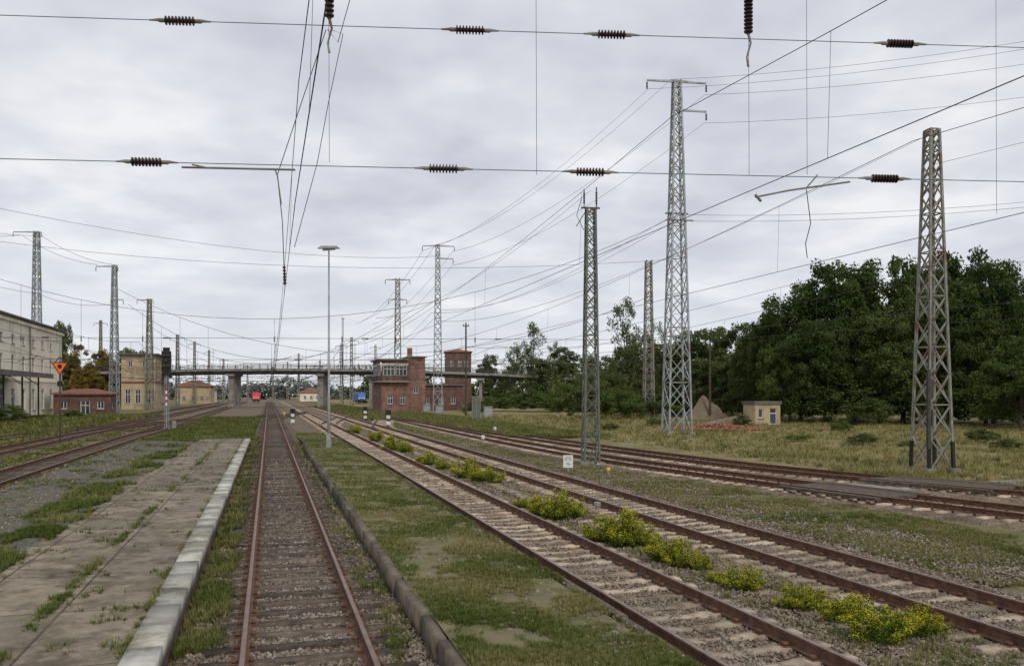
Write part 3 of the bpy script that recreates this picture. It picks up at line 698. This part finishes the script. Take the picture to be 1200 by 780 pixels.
for lv,ins in ((((0,18),(1200,56)),(211,551,717,1055)),(((0,186),(1200,213)),(172,520,692,1037))):
    zA=lin(0,lv); zB=lin(1200,lv)
    xa,xb=nearX(0),nearX(1200); sl=(zB-zA)/(xb-xa)
    Z=lambda x:zA+sl*(x-xa)
    a=Vector((-27,8.27,Z(-27)));b=Vector((31,13.49,Z(31)))
    wire(mb,[a,b],.0055,0)
    for u in ins:
        x=nearX(u); q=Vector((x,10.7+.09*x,Z(x))); d=(b-a).normalized()
        insulator(pc,q-d*.18,q+d*.18,.055,10,9)
        for sgn in(-1,1):
            dk.tube([q+d*sgn*.17,q+d*sgn*.24,q+d*sgn*.27,q+d*sgn*.36],[.024,.026,.013,.01],6)
            dk.tube([q+d*sgn*.24+Vector((0,0,.018)),q+d*sgn*.38],[.01,.005],5)
n=24
rope=[]
for i in range(n+1):
    f=i/n; x=-27+58*f; rope.append(Vector((x,10.7+.09*x,13.2-4.6*4*f*(1-f)*1.0)))
wire(mb,rope,.008,0,0)
def ropez(x): f=(x+27)/58; return 13.2-4.6*4*f*(1-f)
for u,v in ((628,205),(385,190),(877,205),(1167,250),(945,205)):
    x=nearX(u); z=span_z(u,v); dw.tube([(x,10.7+.09*x,ropez(x)),(x+.01,10.7+.09*x,z)],.003,4)
for u,vt,vb in ((386,-30,22),(877,0,40)):
    x=nearX(u); y=10.7+.09*x; z0=span_z(u,vt); z1=span_z(u,vb); insulator(pc,(x,y,z0),(x,y,z1),.06,10,9)
    dk.tube([(x,y,z0+.02),(x,y,ropez(x))],.01,5); dk.tube([(x,y,z1),(x+.03,y,z1-.12),(x-.02,y,z1-.3),(x,y,z1-.42)],[.02,.014,.011,.016],6)
def NQ(u,v): x=nearX(u); return Vector((x,10.7+.09*x,span_z(u,v)))
dk.tube([NQ(213,196),NQ(346,199)],.013,6); dk.tube([NQ(225,193),NQ(240,196)],.01,5); dk.tube([NQ(322,198),NQ(325,206),NQ(330,240)],[.009,.009,.005],5)
dk.tube([NQ(885,231),NQ(925,223),NQ(996,213)],.013,6); dk.tube([NQ(885,228),NQ(892,236)],.018,6); dk.tube([NQ(945,220),NQ(958,205)],.01,5)
dw.tube([NQ(945,222),NQ(950,262),NQ(944,285),NQ(946,302)],.006,5)
dw.tube([NQ(388,35),NQ(402,40),NQ(385,120),NQ(372,190),NQ(345,290)],.0045,4)
dw.tube([NQ(382,35),NQ(350,130),NQ(325,205),NQ(331,260),NQ(333,318)],.0055,4); insulator(pc,NQ(333,312),NQ(334,334),.022,8,6)
dw.tube([NQ(410,0),NQ(396,50),NQ(384,35)],.005,4)
cs.build()
def cross_span(A,B,zt,sagz,tracks,r=.018):
    A=Vector((*A,0));B=Vector((*B,0)); t=Thing('cross_span'); mb=t.part('span_wires','wire'); pc=t.part('insulators','porc')
    n=24
    za,zb=zt
    rz_=lambda f: (za+(zb-za)*f)-((za+zb)/2-sagz)*4*f*(1-f)
    mb.tube([A.lerp(B,i/n)+Vector((0,0,rz_(i/n))) for i in range(n+1)],r,4,cap=False)
    for z in (7.7,5.95): mb.tube([A+Vector((0,0,z)),B+Vector((0,0,z))],r,4,cap=False)
    d=(B-A); d.normalize()
    for i,f in enumerate(tracks):
        q=A.lerp(B,f); mb.beam(q+Vector((0,0,rz_(f))),q+Vector((0,0,5.95)),r)
        for z in(7.7,5.95):
            if (i+(z>7))%2: insulator(pc,q+d*(1.9-.28)+Vector((0,0,z)),q+d*(1.9+.28)+Vector((0,0,z)),.075,6,5)
        insulator(pc,q+Vector((0,0,7.4)),q+Vector((0,0,7.85)),.065,6,5)
        mb.tube([q+d*1.4+Vector((0,0,6.2)),q+d*-.3+Vector((0,0,5.75))],r*1.4,4)
    t.build()
def tfr(A,B,ss):
    out=[]
    for s in ss:
        lo,hi=0,1
        for _ in range(30):
            m=(lo+hi)/2; p=Vector(A).lerp(Vector(B),m); v=p.x*CN+p.y*SN
            if v<s: lo=m
            else: hi=m
        if .02<lo<.98: out.append(lo)
    return out
SS=[-19.2,-14.6,-9.85,.45,5.8,10.1,16.5]
for A,B,zt,sg in [((-52,68),(13.9,72),(16.5,18.2),9.3),((-70,150),(19.5,122),(22,17),9.6),((-72,160),(-13,150),(20,20),9.5),((-79,186),(-22.5,168),(18,19),9.5),((-110,300),(-60,300),(16,16),9.5)]:
    cross_span(A,B,zt,sg,tfr(A,B,SS),r=.0002*((A[1]+B[1])/2)+.003)
fd=Thing('feeder_line'); mb=fd.part('wires','wire')
def rotpt(x,y,dx,z): c,s=math.cos(math.radians(15.9)),math.sin(math.radians(15.9)); return Vector((x+c*dx,y+s*dx,z))
for dx,z in ((-2.6,28.6),(2.6,28.6),(2.6,26.2),(-.5,29.6),(.8,18.3),(-1.2,17.7)):
    a=rotpt(13.9,72,dx,z); b=rotpt(-13,150,dx,z-.3); c=rotpt(60,50,dx*.8,z+.5)
    wire(mb,sagline(a,b,2.2),.008,.00018); wire(mb,sagline(c,a,1.6),.008,.00018); wire(mb,sagline(b,rotpt(-45,260,dx,z-4),2.5),.008,.00018)
for z,dx in((28.8,-2.6),(28.8,.8),(22,0)):
    a=rotpt(-89,160,dx,z+4 if z>25 else z); wire(mb,sagline(a,rotpt(-70,150,dx,z-3),1.),.008,.00018); wire(mb,sagline(a,(-75,70,24+dx),2),.008,.00018); 
wire(mb,sagline(P(0,283,80),rotpt(13.9,72,0,14.5),1.5),.008,.00018); wire(mb,sagline(P(-60,232,75),P(513,300,150),2),.008,.00018)
wire(mb,sagline((18.5,37.6,14.6),rotpt(-13,150,0,16),2.5),.008,.0002); wire(mb,sagline((18.5,37.6,13.2),T(26,-40,13),1.5),.008,.0002); wire(mb,sagline((3.78,41,12.9),T(12,100,12),1.5),.008,.0002)
fd.build()

# ---------------- wall helper
def wall(T_,f,Lw,Ht,ops,wm='walls',depth=.18,names=('window_glass','window_frames'),wmat='plaster',mull=1):
    W=T_.part(wm,wmat); G=T_.part(names[0],'glass'); Fm=T_.part(names[1],'white')
    A=sorted(set([0,Lw]+[o[0] for o in ops]+[o[1] for o in ops])); B=sorted(set([0,Ht]+[o[2] for o in ops]+[o[3] for o in ops]))
    for i in range(len(A)-1):
        for j in range(len(B)-1):
            ca,cb_=(A[i]+A[i+1])/2,(B[j]+B[j+1])/2
            if any(o[0]<ca<o[1] and o[2]<cb_<o[3] for o in ops): continue
            W.add([f(A[i],B[j],0),f(A[i+1],B[j],0),f(A[i+1],B[j+1],0),f(A[i],B[j+1],0)],[(0,1,2,3)])
    def bx(mb,a0,a1,b0,b1,d0,d1):
        vs=[f(a0,b0,d0),f(a1,b0,d0),f(a1,b1,d0),f(a0,b1,d0),f(a0,b0,d1),f(a1,b0,d1),f(a1,b1,d1),f(a0,b1,d1)]
        mb.add(vs,[(0,3,2,1),(4,5,6,7),(0,1,5,4),(1,2,6,5),(2,3,7,6),(3,0,4,7)])
    for (a0,a1,b0,b1) in ops:
        for q in (((a0,b0),(a1,b0)),((a1,b0),(a1,b1)),((a1,b1),(a0,b1)),((a0,b1),(a0,b0))):
            W.add([f(*q[0],0),f(*q[1],0),f(*q[1],depth),f(*q[0],depth)],[(0,1,2,3)])
        G.add([f(a0,b0,depth),f(a1,b0,depth),f(a1,b1,depth),f(a0,b1,depth)],[(0,1,2,3)])
        fw=.09; d0,d1=depth-.07,depth-.01
        bx(Fm,a0,a0+fw,b0,b1,d0,d1);bx(Fm,a1-fw,a1,b0,b1,d0,d1);bx(Fm,a0+fw,a1-fw,b0,b0+fw,d0,d1);bx(Fm,a0+fw,a1-fw,b1-fw,b1,d0,d1)
        for k in range(mull):
            c=a0+(a1-a0)*(k+1)/(mull+1); bx(Fm,c-fw/2,c+fw/2,b0+fw,b1-fw,d0,d1)
        if b1-b0>1.5: bx(Fm,a0+fw,a1-fw,b0+(b1-b0)*.65,b0+(b1-b0)*.65+fw,d0-.01,d1-.01)
        S=T_.part('sills','conc'); bx(S,a0-.1,a1+.1,b0-.12,b0-.005,-.1,.05)
def house(name,mat,w,d,h,wmat,ops_front=(),ops_right=(),ops_left=(),roof='flat',rmat='roof',over=.4,rh=2,mull=1):
    t=Thing(name,mat)
    wall(t,lambda a,b,e:(a,e,b),w,h,list(ops_front),wmat=wmat,mull=mull)
    wall(t,lambda a,b,e:(w-e,a,b),d,h,list(ops_right),wmat=wmat,mull=mull)
    wall(t,lambda a,b,e:(e,a,b),d,h,list(ops_left),wmat=wmat,mull=mull)
    t.part('walls',wmat).add([(0,d,0),(w,d,0),(w,d,h),(0,d,h)],[(0,1,2,3)])
    r=t.part('roof',rmat)
    if roof=='flat': r.box(-over,w+over,-over,d+over,h,h+.35)
    elif roof=='hip':
        r.box(-over,w+over,-over,d+over,h,h+.25); i=min(w,d)/2
        a=(-over,-over,h+.25);b=(w+over,-over,h+.25);c=(w+over,d+over,h+.25);e=(-over,d+over,h+.25)
        if d>=w: p=(w/2,i,h+rh);q=(w/2,d-i,h+rh); r.add([a,b,c,e,p,q],[(0,1,4),(1,2,5,4),(2,3,5),(3,0,4,5)])
        else: p=(i,d/2,h+rh);q=(w-i,d/2,h+rh); r.add([a,b,c,e,p,q],[(0,1,5,4),(1,2,5),(2,3,4,5),(3,0,4)])
    return t
ops=[]
for k in range(1,19):
    y=k*5.5
    ops+= [(y,y+1.5,10.6,11.9),(y,y+1.5,6.6,9.0),(y,y+1.7,1.0,4.2)]
t=house('station_building',TM(-34.9-15,58),15,108,14.3,'plaster',(),ops,roof='hip',rh=2.6,over=.6)
g=t.part('cornice','plaster'); g.box(15.003,15.3,0,108,13.6,14.0); g.box(15.003,15.14,0,108,5.3,5.6)
g=t.part('canopy','roof'); g.box(15.2,20.5,30,76,5.9,6.15); g.box(20.5,20.6,30,76,5.6,6.25)
p=t.part('canopy_posts','dsteel')
for y in range(32,77,8): p.beam((19.6,y,0),(19.6,y,5.9),.18); p.beam((19.6,y,4.6),(17.8,y,5.9),.1)
g=t.part('downpipes','dsteel')
for y in (20,42,64,86,107): g.tube([(15.2,y,0),(15.2,y,13.6)],.08,6)
g=t.part('chimneys','brick'); g.box(6,7.2,30,31.2,15,18.6); g.box(6,7.2,80,81.2,15,18.3); t.build()
t=house('railway_office_building',TM(-31.6,206.6),7,12,12.2,'plaster2',[(1.4,2.3,9.4,10.8),(4.4,5.3,9.4,10.8),(.8,1.9,1.3,4.4),(2.9,4.0,1.3,4.4),(5.0,6.1,1.3,4.4)],[(2,3.2,9.3,10.8),(6,7.2,9.3,10.8),(2,3.2,1.5,4)],roof='flat',over=.8)
t.part('cornice_band','rooftile').box(-.15,7.15,-.15,12.1,5.9,6.3); t.build()
t=house('red_shed',TM(-33.5,153),8.5,5,3.3,'brick2',[(1,2,1,2.2),(4,5.4,.1,2.3),(6.5,7.5,1,2.2)],[(1.5,2.6,1,2.2)],roof='hip',rmat='rooftile',rh=1.0); t.build()
for (u,Y,wd,hh,mt) in ((205,300,12,6,'plaster2'),(225,330,8,5,'plaster'),(350,420,12,4,'plaster'),(440,380,20,8,'brick')):
    X=(u-600)/1000*Y; t=house('distant_house',L(X,Y,-.25,.2),wd,9,hh,mt,[(wd*k/4-.6,wd*k/4+.6,b,b+1.5) for k in(1,2,3) for b in ((1.2,4.4) if hh>6 else (1.2,))],roof='hip',rmat='rooftile',rh=2.4); t.build()
t=house('brick_tower_building',L(-20.5,262,-.25,.1),8,8,16.3,'brick2',[(1.5,2.5,12,14),(4,5,12,14),(6,7,12,14)],roof='hip',rmat='rooftile',rh=1.2); t.build()
X0,Y0=(447-600)*.165,165
s0=X0*CN+Y0*SN; t0=-X0*SN+Y0*CN
t=Thing('signal_box_building',TM(s0,t0))
wall(t,lambda a,b,e:(a,e,b),8.6,5.7,[(1.2,2.2,1.5,3.2),(3.6,4.6,1.5,3.2),(6.2,7.2,3.6,4.8)],wmat='brick')
wall(t,lambda a,b,e:(e,a,b),15,5.7,[(k,k+1.1,1.5,3.2) for k in(1.5,4.5,7.5,10.5)],wmat='brick')
wall(t,lambda a,b,e:(8.6-e,a,b),15,5.7,[(3,4,1.5,3)],wmat='brick')
wall(t,lambda a,b,e:(a,e-.25,b+6.0),5.2,4.0,[(.35,2.5,1.0,2.9),(2.75,4.9,1.0,2.9)],wmat='brick',mull=2,depth=.12)
wall(t,lambda a,b,e:(e-.25,a-.25,b+6.0),12,4.0,[(k*2.3+.4,k*2.3+2.3,1.0,2.9) for k in range(5)],wmat='brick',mull=2,depth=.12)
t.part('walls','brick').box(5.2,8.55,.05,12,5.75,10.6)
t.part('walls','brick').add([(0,15,0),(8.6,15,0),(8.6,15,5.7),(0,15,5.7)],[(0,1,2,3)])
b=t.part('floor_band','conc'); b.box(-.9,5.3,-.9,12.2,5.7,5.98); b.box(5.31,8.7,-.1,15.1,5.6,5.74)
r=t.part('roof','conc'); r.box(-.8,5.15,-.8,12.4,10.02,10.3); r.box(5.16,8.9,-.3,12.4,10.62,10.85)
g=t.part('chimney','brick'); g.box(5.6,6.5,3,3.9,10.86,12.6)
g=t.part('white_trim','white'); g.box(-.3,5.18,-.3,-.26,8.98,9.3); g.box(-.3,-.26,-.25,11.7,8.98,9.3)
g=t.part('walkway_railing','dsteel')
for x in np.arange(-.85,5.2,1): g.beam((x,-.85,5.98),(x,-.85,7.0),.06)
for y in np.arange(-.85,12,1.2): g.beam((-.85,y,5.98),(-.85,y,7.0),.06)
for z in(6.5,7.0): g.beam((-.85,-.85,z),(5.2,-.85,z),.06); g.beam((-.85,-.85,z),(-.85,12,z),.06)
t.build()
t=house('brick_outbuilding',TM(s0+9.2,t0+10),9,6,5.2,'brick2',[(1,2,1.4,2.8),(4,5,1.4,2.8),(6.6,7.6,1.4,2.8)],roof='flat'); t.build()
# ---------------- road bridge
t=Thing('road_bridge',L(0,220,0)); mb=t.part('deck','conc'); rl=t.part('railing','dsteel'); gd=t.part('girders','dsteel')
zt=lambda x:9.7-.00042*(x+60)**2
xs_=list(np.arange(-128,30,4.))
for i in range(len(xs_)-1):
    a,b=xs_[i],xs_[i+1]; z0,z1=zt(a),zt(b)
    def seg(m,y0,y1,h0,h1):
        m.add([(a,y0,z0-h0),(b,y0,z1-h0),(b,y1,z1-h0),(a,y1,z0-h0),(a,y0,z0-h1),(b,y0,z1-h1),(b,y1,z1-h1),(a,y1,z0-h1)],[(0,1,2,3),(4,7,6,5),(0,4,5,1),(3,2,6,7)])
    seg(mb,-4,4,0,.6); 
    for y in(-3.2,0,3.0): seg(gd,y,y+.5,.605,1.35)
    for y in(-3.9,3.9):
        rl.beam((a,y,z0),(a,y,z0+1.1),.12); rl.beam((a+2,y,(z0+z1)/2),(a+2,y,(z0+z1)/2+1.1),.09)
        for h in(.4,.75,1.1): rl.beam((a,y,z0+h),(b,y,z1+h),.07)
pr=t.part('piers','conc')
for x in(-108,-90,-71.5,-48.8,-36,-22,-8,6):
    z=zt(x)-1.36; 
    if x in(-71.5,-48.8): pr.box(x-.7,x+.7,-3,3,-.3,z-.5)
    else:
        for y in(-2.6,0,2.6): pr.box(x-.35,x+.35,y-.35,y+.35,-.3,z-.5)
    pr.box(x-1.0,x+1.0,-3.8,3.8,z-.5,z)
pr.box(26,29,-4.5,4.5,-.3,zt(28)-1.4); t.build()
mbk=MB()
def emb(mb,x0,x1,h0,h1,y=220):
    n=14
    for i in range(n+1):
        x=x0+(x1-x0)*i/n; h=h0+(h1-h0)*i/n
        for (yy,z) in ((-16,-.3),(-9,h*.5),(-5,h),(5,h),(16,-.3)): mb.v.append((x+random.uniform(-.3,.3),y+yy+random.uniform(-.6,.6),z+random.uniform(-.2,.2)*(z>0)))
    o=len(mb.v)-(n+1)*5
    for i in range(n):
        for j in range(4): mb.f.append((o+i*5+j,o+i*5+j+1,o+(i+1)*5+j+1,o+(i+1)*5+j)); mb.m.append(0)
M['bank']=surf('grassy_bank',[(.05,.065,.024),(.09,.10,.04),(.13,.11,.06)],.5,1,.6,5,bdist=.2)
emb(mbk,24,110,7.0,1.5); emb(mbk,-128,-210,7.0,2.5); mbk.obj('road_embankment_terrain',['bank'])
# ---------------- hut, mound, rubble
t=house('concrete_hut',L((885-600)*.094,94,-.3,.25),3.1,2.6,2.3,'plaster2',[(.4,1.0,.8,1.8),(1.8,2.7,.1,1.9)],roof='flat',over=.12,mull=0); t.build()
def mound(name,x,y,rx,ry,h,mat,seed):
    V=[];F=[];n=22
    for j in range(n+1):
        for i in range(n+1):
            a,b=i/n*2-1,j/n*2-1; r=min(1,math.hypot(a,b)); z=h*(math.cos(r*math.pi)+1)/2*(1+.5*noise.noise(Vector((a*2,b*2,seed))))+.12*h*noise.noise(Vector((a*6,b*6,seed)))
            V.append((x+a*rx,y+b*ry,z-.32))
    for j in range(n):
        for i in range(n): F.append((j*(n+1)+i,j*(n+1)+i+1,(j+1)*(n+1)+i+1,(j+1)*(n+1)+i))
    mesh_np(name,V,F,mat)
mound('soil_mound',(828-600)*.112,112,3.6,3,3.0,'soil',1); mound('soil_mound',(860-600)*.1,100,4.5,2,.8,'soil',4); mound('soil_mound',(842-600)*.083,83,4.6,2.6,.75,'soil',9)
n=1500; th=rng.uniform(0,6.28,n); k=np.sqrt(rng.random(n)); x=(842-600)*.08+np.cos(th)*k*4.6; y=80.5+np.sin(th)*k*2.6
scatter('brick_rubble',octv,octf,np.c_[x,y,-.15+.55*(1-k)*rng.random(n)],rng.uniform(0,6.28,n),rng.uniform(.06,.2,(n,3)),'rubble',tilt=rng.normal(0,.6,n))
# ---------------- street lamp
t=Thing('platform_lamp_post',L(-10.3,48,.0)); mb=t.part('pole','steel',smooth=True); mb.tube([(0,0,-.3),(0,0,3),(0,0,3.05),(0,0,11.2)],[.095,.085,.065,.045],10)
mb=t.part('lamp_head','steel'); mb.beam((-.35,0,11.22),(.35,0,11.28),.1,.1)
hd=t.part('luminaire','steel','white')
hd.add([(-.62,-.14,11.30),(.62,-.14,11.30),(.62,.14,11.30),(-.62,.14,11.30),(-.45,-.1,11.44),(.45,-.1,11.44),(.45,.1,11.44),(-.45,.1,11.44),],[(4,5,6,7),(0,1,5,4),(1,2,6,5),(2,3,7,6),(3,0,4,7)],0); hd.add([(-.6,-.13,11.296),(.6,-.13,11.296),(.6,.13,11.296),(-.6,.13,11.296)],[(0,3,2,1)],1)
t.part('base_box','steel').box(-.12,.12,-.12,.12,-.2,.9); t.build()
for u,Y,tv in((546,130,378),(832,110,402),(402,300,372)):
    h=H-(tv-462)/1000*Y; mb=MB(); mb.tube([(0,0,-.3),(0,0,h)],[.17,.12],8); mb.beam((-.5,0,h-.5),(.5,0,h-.5),.12); 
    for x in(-.4,.4): mb.tube([(x,0,h-.45),(x,0,h-.2)],.06,6)
    mb.obj('wooden_utility_pole',['bark'],M_=L((u-600)/1000*Y,Y,0,.3))
# ---------------- light signal
t=Thing('railway_light_signal',L(-32.4,80,-.25,.28)); p=t.part('post','steel'); p.tube([(0,.1,0),(0,.1,5.6)],.07,8); p.beam((-.18,.25,0),(-.18,.25,5.8),.04); p.beam((.18,.25,0),(.18,.25,5.8),.04)
for z in np.arange(.5,5.6,.35): p.beam((-.18,.25,z),(.18,.25,z),.03)
h=t.part('signal_head','black'); h.box(-.42,.42,-.12,.12,5.5,7.4); h.box(-.3,.3,-.12,.12,7.4,7.75); h.box(-.32,.32,-.1,.12,5.2,5.5)
ln=t.part('lenses_and_hoods','dsteel')
for x,z in((-.18,7.0),(.18,7.0),(0,6.5),(-.18,6.0),(.18,6.0)):
    ln.tube([(x,-.12,z),(x,-.34,z+.01)],.11,10)
pr=t.part('mast_plate','white','red'); 
for i,zz_ in enumerate(np.arange(2.3,3.7,.28)): pr.box(-.08,.08,-.06,-.02,zz_,zz_+.28,i%2)
c=t.part('base','conc'); c.box(-.35,.35,-.3,.45,-.2,.2); c.box(.5,.85,-.2,.2,0,.9); t.build()
t=Thing('triangular_speed_sign',L(-30.2,57,-.25,.3)); p=t.part('post','dsteel'); p.tube([(0,.06,0),(0,.06,5.6)],.05,8)
def tri(mb,cx,cz,r,y0,y1,m=0):
    a=[(cx-r,cz+r*.55),(cx+r,cz+r*.55),(cx,cz-r*1.1)]; vs=[(x,y0,z) for x,z in a]+[(x,y1,z) for x,z in a]; mb.add(vs,[(0,1,2),(5,4,3),(0,3,4,1),(1,4,5,2),(2,5,3,0)],m)
q=t.part('plates','orange','black','white'); tri(q,0,5.2,.52,-.02,.0,1); tri(q,0,5.21,.42,-.035,-.022,0); 
q.beam((-.3,-.02,5.5),(0,-.02,5.85),.1,.05,1); q.beam((.3,-.02,5.5),(0,-.02,5.85),.1,.05,1); q.box(-.12,.12,-.05,-.036,5.1,5.35,1); q.box(-.16,.16,-.03,0,3.9,4.25,1); t.build()
t=Thing('kilometre_board',L(2.42,36.8,-.25,0)); p=t.part('post','steel'); p.tube([(0,.03,0),(0,.03,.45)],.03,6)
q=t.part('board','white'); q.box(-.21,.21,-.015,.015,.2,.74); d=t.part('digits','black')
def digit(mb,cx,cz,seg,s=.07):
    S={'a':((-1,2),(1,2)),'b':((1,2),(1,0)),'c':((1,0),(1,-2)),'d':((-1,-2),(1,-2)),'e':((-1,0),(-1,-2)),'f':((-1,2),(-1,0)),'g':((-1,0),(1,0))}
    for k in seg:
        (x0,z0),(x1,z1)=S[k]; mb.beam((cx+x0*s*.55,-.02,cz+z0*s*.5),(cx+x1*s*.55,-.02,cz+z1*s*.5),.018,.008)
digit(d,-.08,.6,'abged'); digit(d,.08,.6,'afgcd'); digit(d,0,.36,'fgbc'); t.build()
def marker(u,v,mat,w_=.18,h_=.5,name='track_marker_post'):
    Y=(H+.25)*1000/(v-462); t=Thing(name,L((u-600)/1000*Y,Y,-.25,.1)); t.part('post','conc').tube([(0,0,-.1),(0,0,h_*.7)],w_*.35,8); t.part('cap',mat).tube([(0,0,h_*.6),(0,0,h_*.95),(0,0,h_)],[w_*.5,w_*.5,w_*.2],10); t.build()
marker(713,556,'yellow',.16,.3); marker(566,520,'white',.25,.6); marker(700,600,'conc',.2,.3); marker(333,490,'yellow',.3,.9); marker(580,508,'white',.25,.6)
def dwarf(u,v):
    Y=(H+.25)*1000/(v-462); t=Thing('shunting_signal',L((u-600)/1000*Y,Y,-.25,.2)); t.part('foot','conc').box(-.3,.3,-.2,.2,-.1,.15); t.part('post','steel').tube([(0,0,.1),(0,0,.8)],.06,8)
    b=t.part('housing','black'); b.box(-.28,.28,-.1,.12,.7,1.75); w_=t.part('plate','white'); w_.box(-.2,.2,-.13,-.101,.85,1.2); w_.box(-.2,.2,-.13,-.101,.2,.55); b.beam((-.16,-.14,.9),(.16,-.14,1.15),.06,.02); t.build()
dwarf(455,500); dwarf(343,497); dwarf(428,492)
t=Thing('electrical_cabinet',L((558-600)*.107,107,-.25,.2)); b=t.part('body','steel'); b.box(-.5,.5,-.3,.3,.1,3.0); t.part('roof','conc').box(-.6,.6,-.4,.4,3.0,3.12); t.part('plinth','conc').box(-.55,.55,-.35,.35,-.1,.1); b2=t.part('doors','greensteel'); b2.box(-.46,-.02,-.32,-.303,.2,2.85); b2.box(.02,.46,-.32,-.303,.2,2.85); t.build()
for u,Y in((515,140),(500,150),(572,125)):
    t=Thing('electrical_cabinet',L((u-600)/1000*Y,Y,-.25,.2)); t.part('body','steel').box(-.6,.6,-.35,.35,0,1.5); t.part('lid','conc').box(-.68,.68,-.43,.43,1.5,1.62); t.build()
t=Thing('timber_track_crossing'); mb=t.part('planks','wood')
def plankset(path,y0,n=9):
    fn=path_fn(path)
    for off in(-1.15,-.52,-.26,0,.26,.52,1.15):
        pts=[]
        for k in range(n):
            p=fn(y0+k*.45); q=fn(y0+k*.45+.5); d=(q-p).normalized(); nn=Vector((d.y,-d.x,0)); pts.append(p+nn*off)
        mb.beam(pts[0]+Vector((0,0,-.05)),pts[-1]+Vector((0,0,-.05)),.24,.08)
plankset(t4,26.2); plankset(t5,28.5); t.build()
cr=MB() 
for (a_,b_) in (((12.0,30.6),(14.6,30.6)),((18.3,31.2),(30,36))):
    a_=Vector((*a_,0));b_=Vector((*b_,0)); d=(b_-a_).normalized(); nn=Vector((-d.y,d.x,0))*1.1; z1=Vector((0,0,-.17)); z2=Vector((0,0,-.35))
    cr.add([a_-nn+z1,b_-nn+z1,b_+nn+z1,a_+nn+z1,a_-nn+z2,b_-nn+z2,b_+nn+z2,a_+nn+z2],[(0,1,2,3),(0,4,5,1),(1,5,6,2),(2,6,7,3),(3,7,4,0)])
cr.obj('concrete_service_path',['conc'])
# ---------------- locomotives
def loco(name,u,Y,col):
    X=(u-600)/1000*Y; t=Thing(name,L(X,Y,0,math.radians(15.9)))
    b=t.part('body',col); secs=[(0,1.25,1.1,2.0),(.5,1.45,1.1,3.1),(1.1,1.48,1.0,3.9),(15,1.48,1.0,3.9),(15.6,1.45,1.1,3.1),(16.1,1.25,1.1,2.0)]
    V=[];F=[]
    for y,w_,z0,z1 in secs: V+=[(-w_,y,z0),(-w_,y,z1-.3),(-w_+.3,y,z1),(w_-.3,y,z1),(w_,y,z1-.3),(w_,y,z0)]
    for i in range(5):
        for j in range(6): F.append((i*6+j,i*6+(j+1)%6,(i+1)*6+(j+1)%6,(i+1)*6+j))
    F+=[tuple(range(6)),tuple(range(30,36))]; b.add(V,F)
    g=t.part('windscreen','glass'); g.add([(-1.15,.42,2.45),(-.08,.42,2.45),(-.08,.9,3.45),(-1.1,.9,3.45),(.08,.42,2.45),(1.15,.42,2.45),(1.1,.9,3.45),(.08,.9,3.45)],[(0,1,2,3),(4,5,6,7)])
    wst=t.part('white_band','white'); wst.box(-1.2,1.2,-.05,.1,1.75,1.98); 
    for x in(-.95,.95): wst.tube([(x,-.1,1.5),(x,.05,1.5)],.14,10); 
    wst.tube([(0,.6,3.6),(0,.8,3.6)],.13,10)
    u_=t.part('underframe','black'); u_.box(-1.35,1.35,.3,15.8,.5,1.0); u_.box(-1.3,1.3,-.05,.3,.6,1.1)
    for x in(-.9,.9): u_.tube([(x,-.5,.95),(x,-.45,.95),(x,-.44,.95),(x,0,.95)],[.24,.24,.08,.08],10)
    for y in(2.5,5,11,13.5):
        for x in(-.78,.78): u_.tube([(x-.06,y,.5),(x+.06,y,.5)],.5,14)
    p=t.part('pantograph','dsteel'); p.beam((-.8,3,4.0),(.8,3,4.0),.06); p.beam((0,3,4),(0,4.5,4.9),.08); p.beam((0,4.5,4.9),(0,3.4,5.5),.06); p.beam((-.9,3.4,5.55),(.9,3.4,5.55),.07); t.build()
loco('red_locomotive',300,330,'red'); loco('blue_locomotive',424,300,'blue')
print('objects',len(bpy.data.objects))
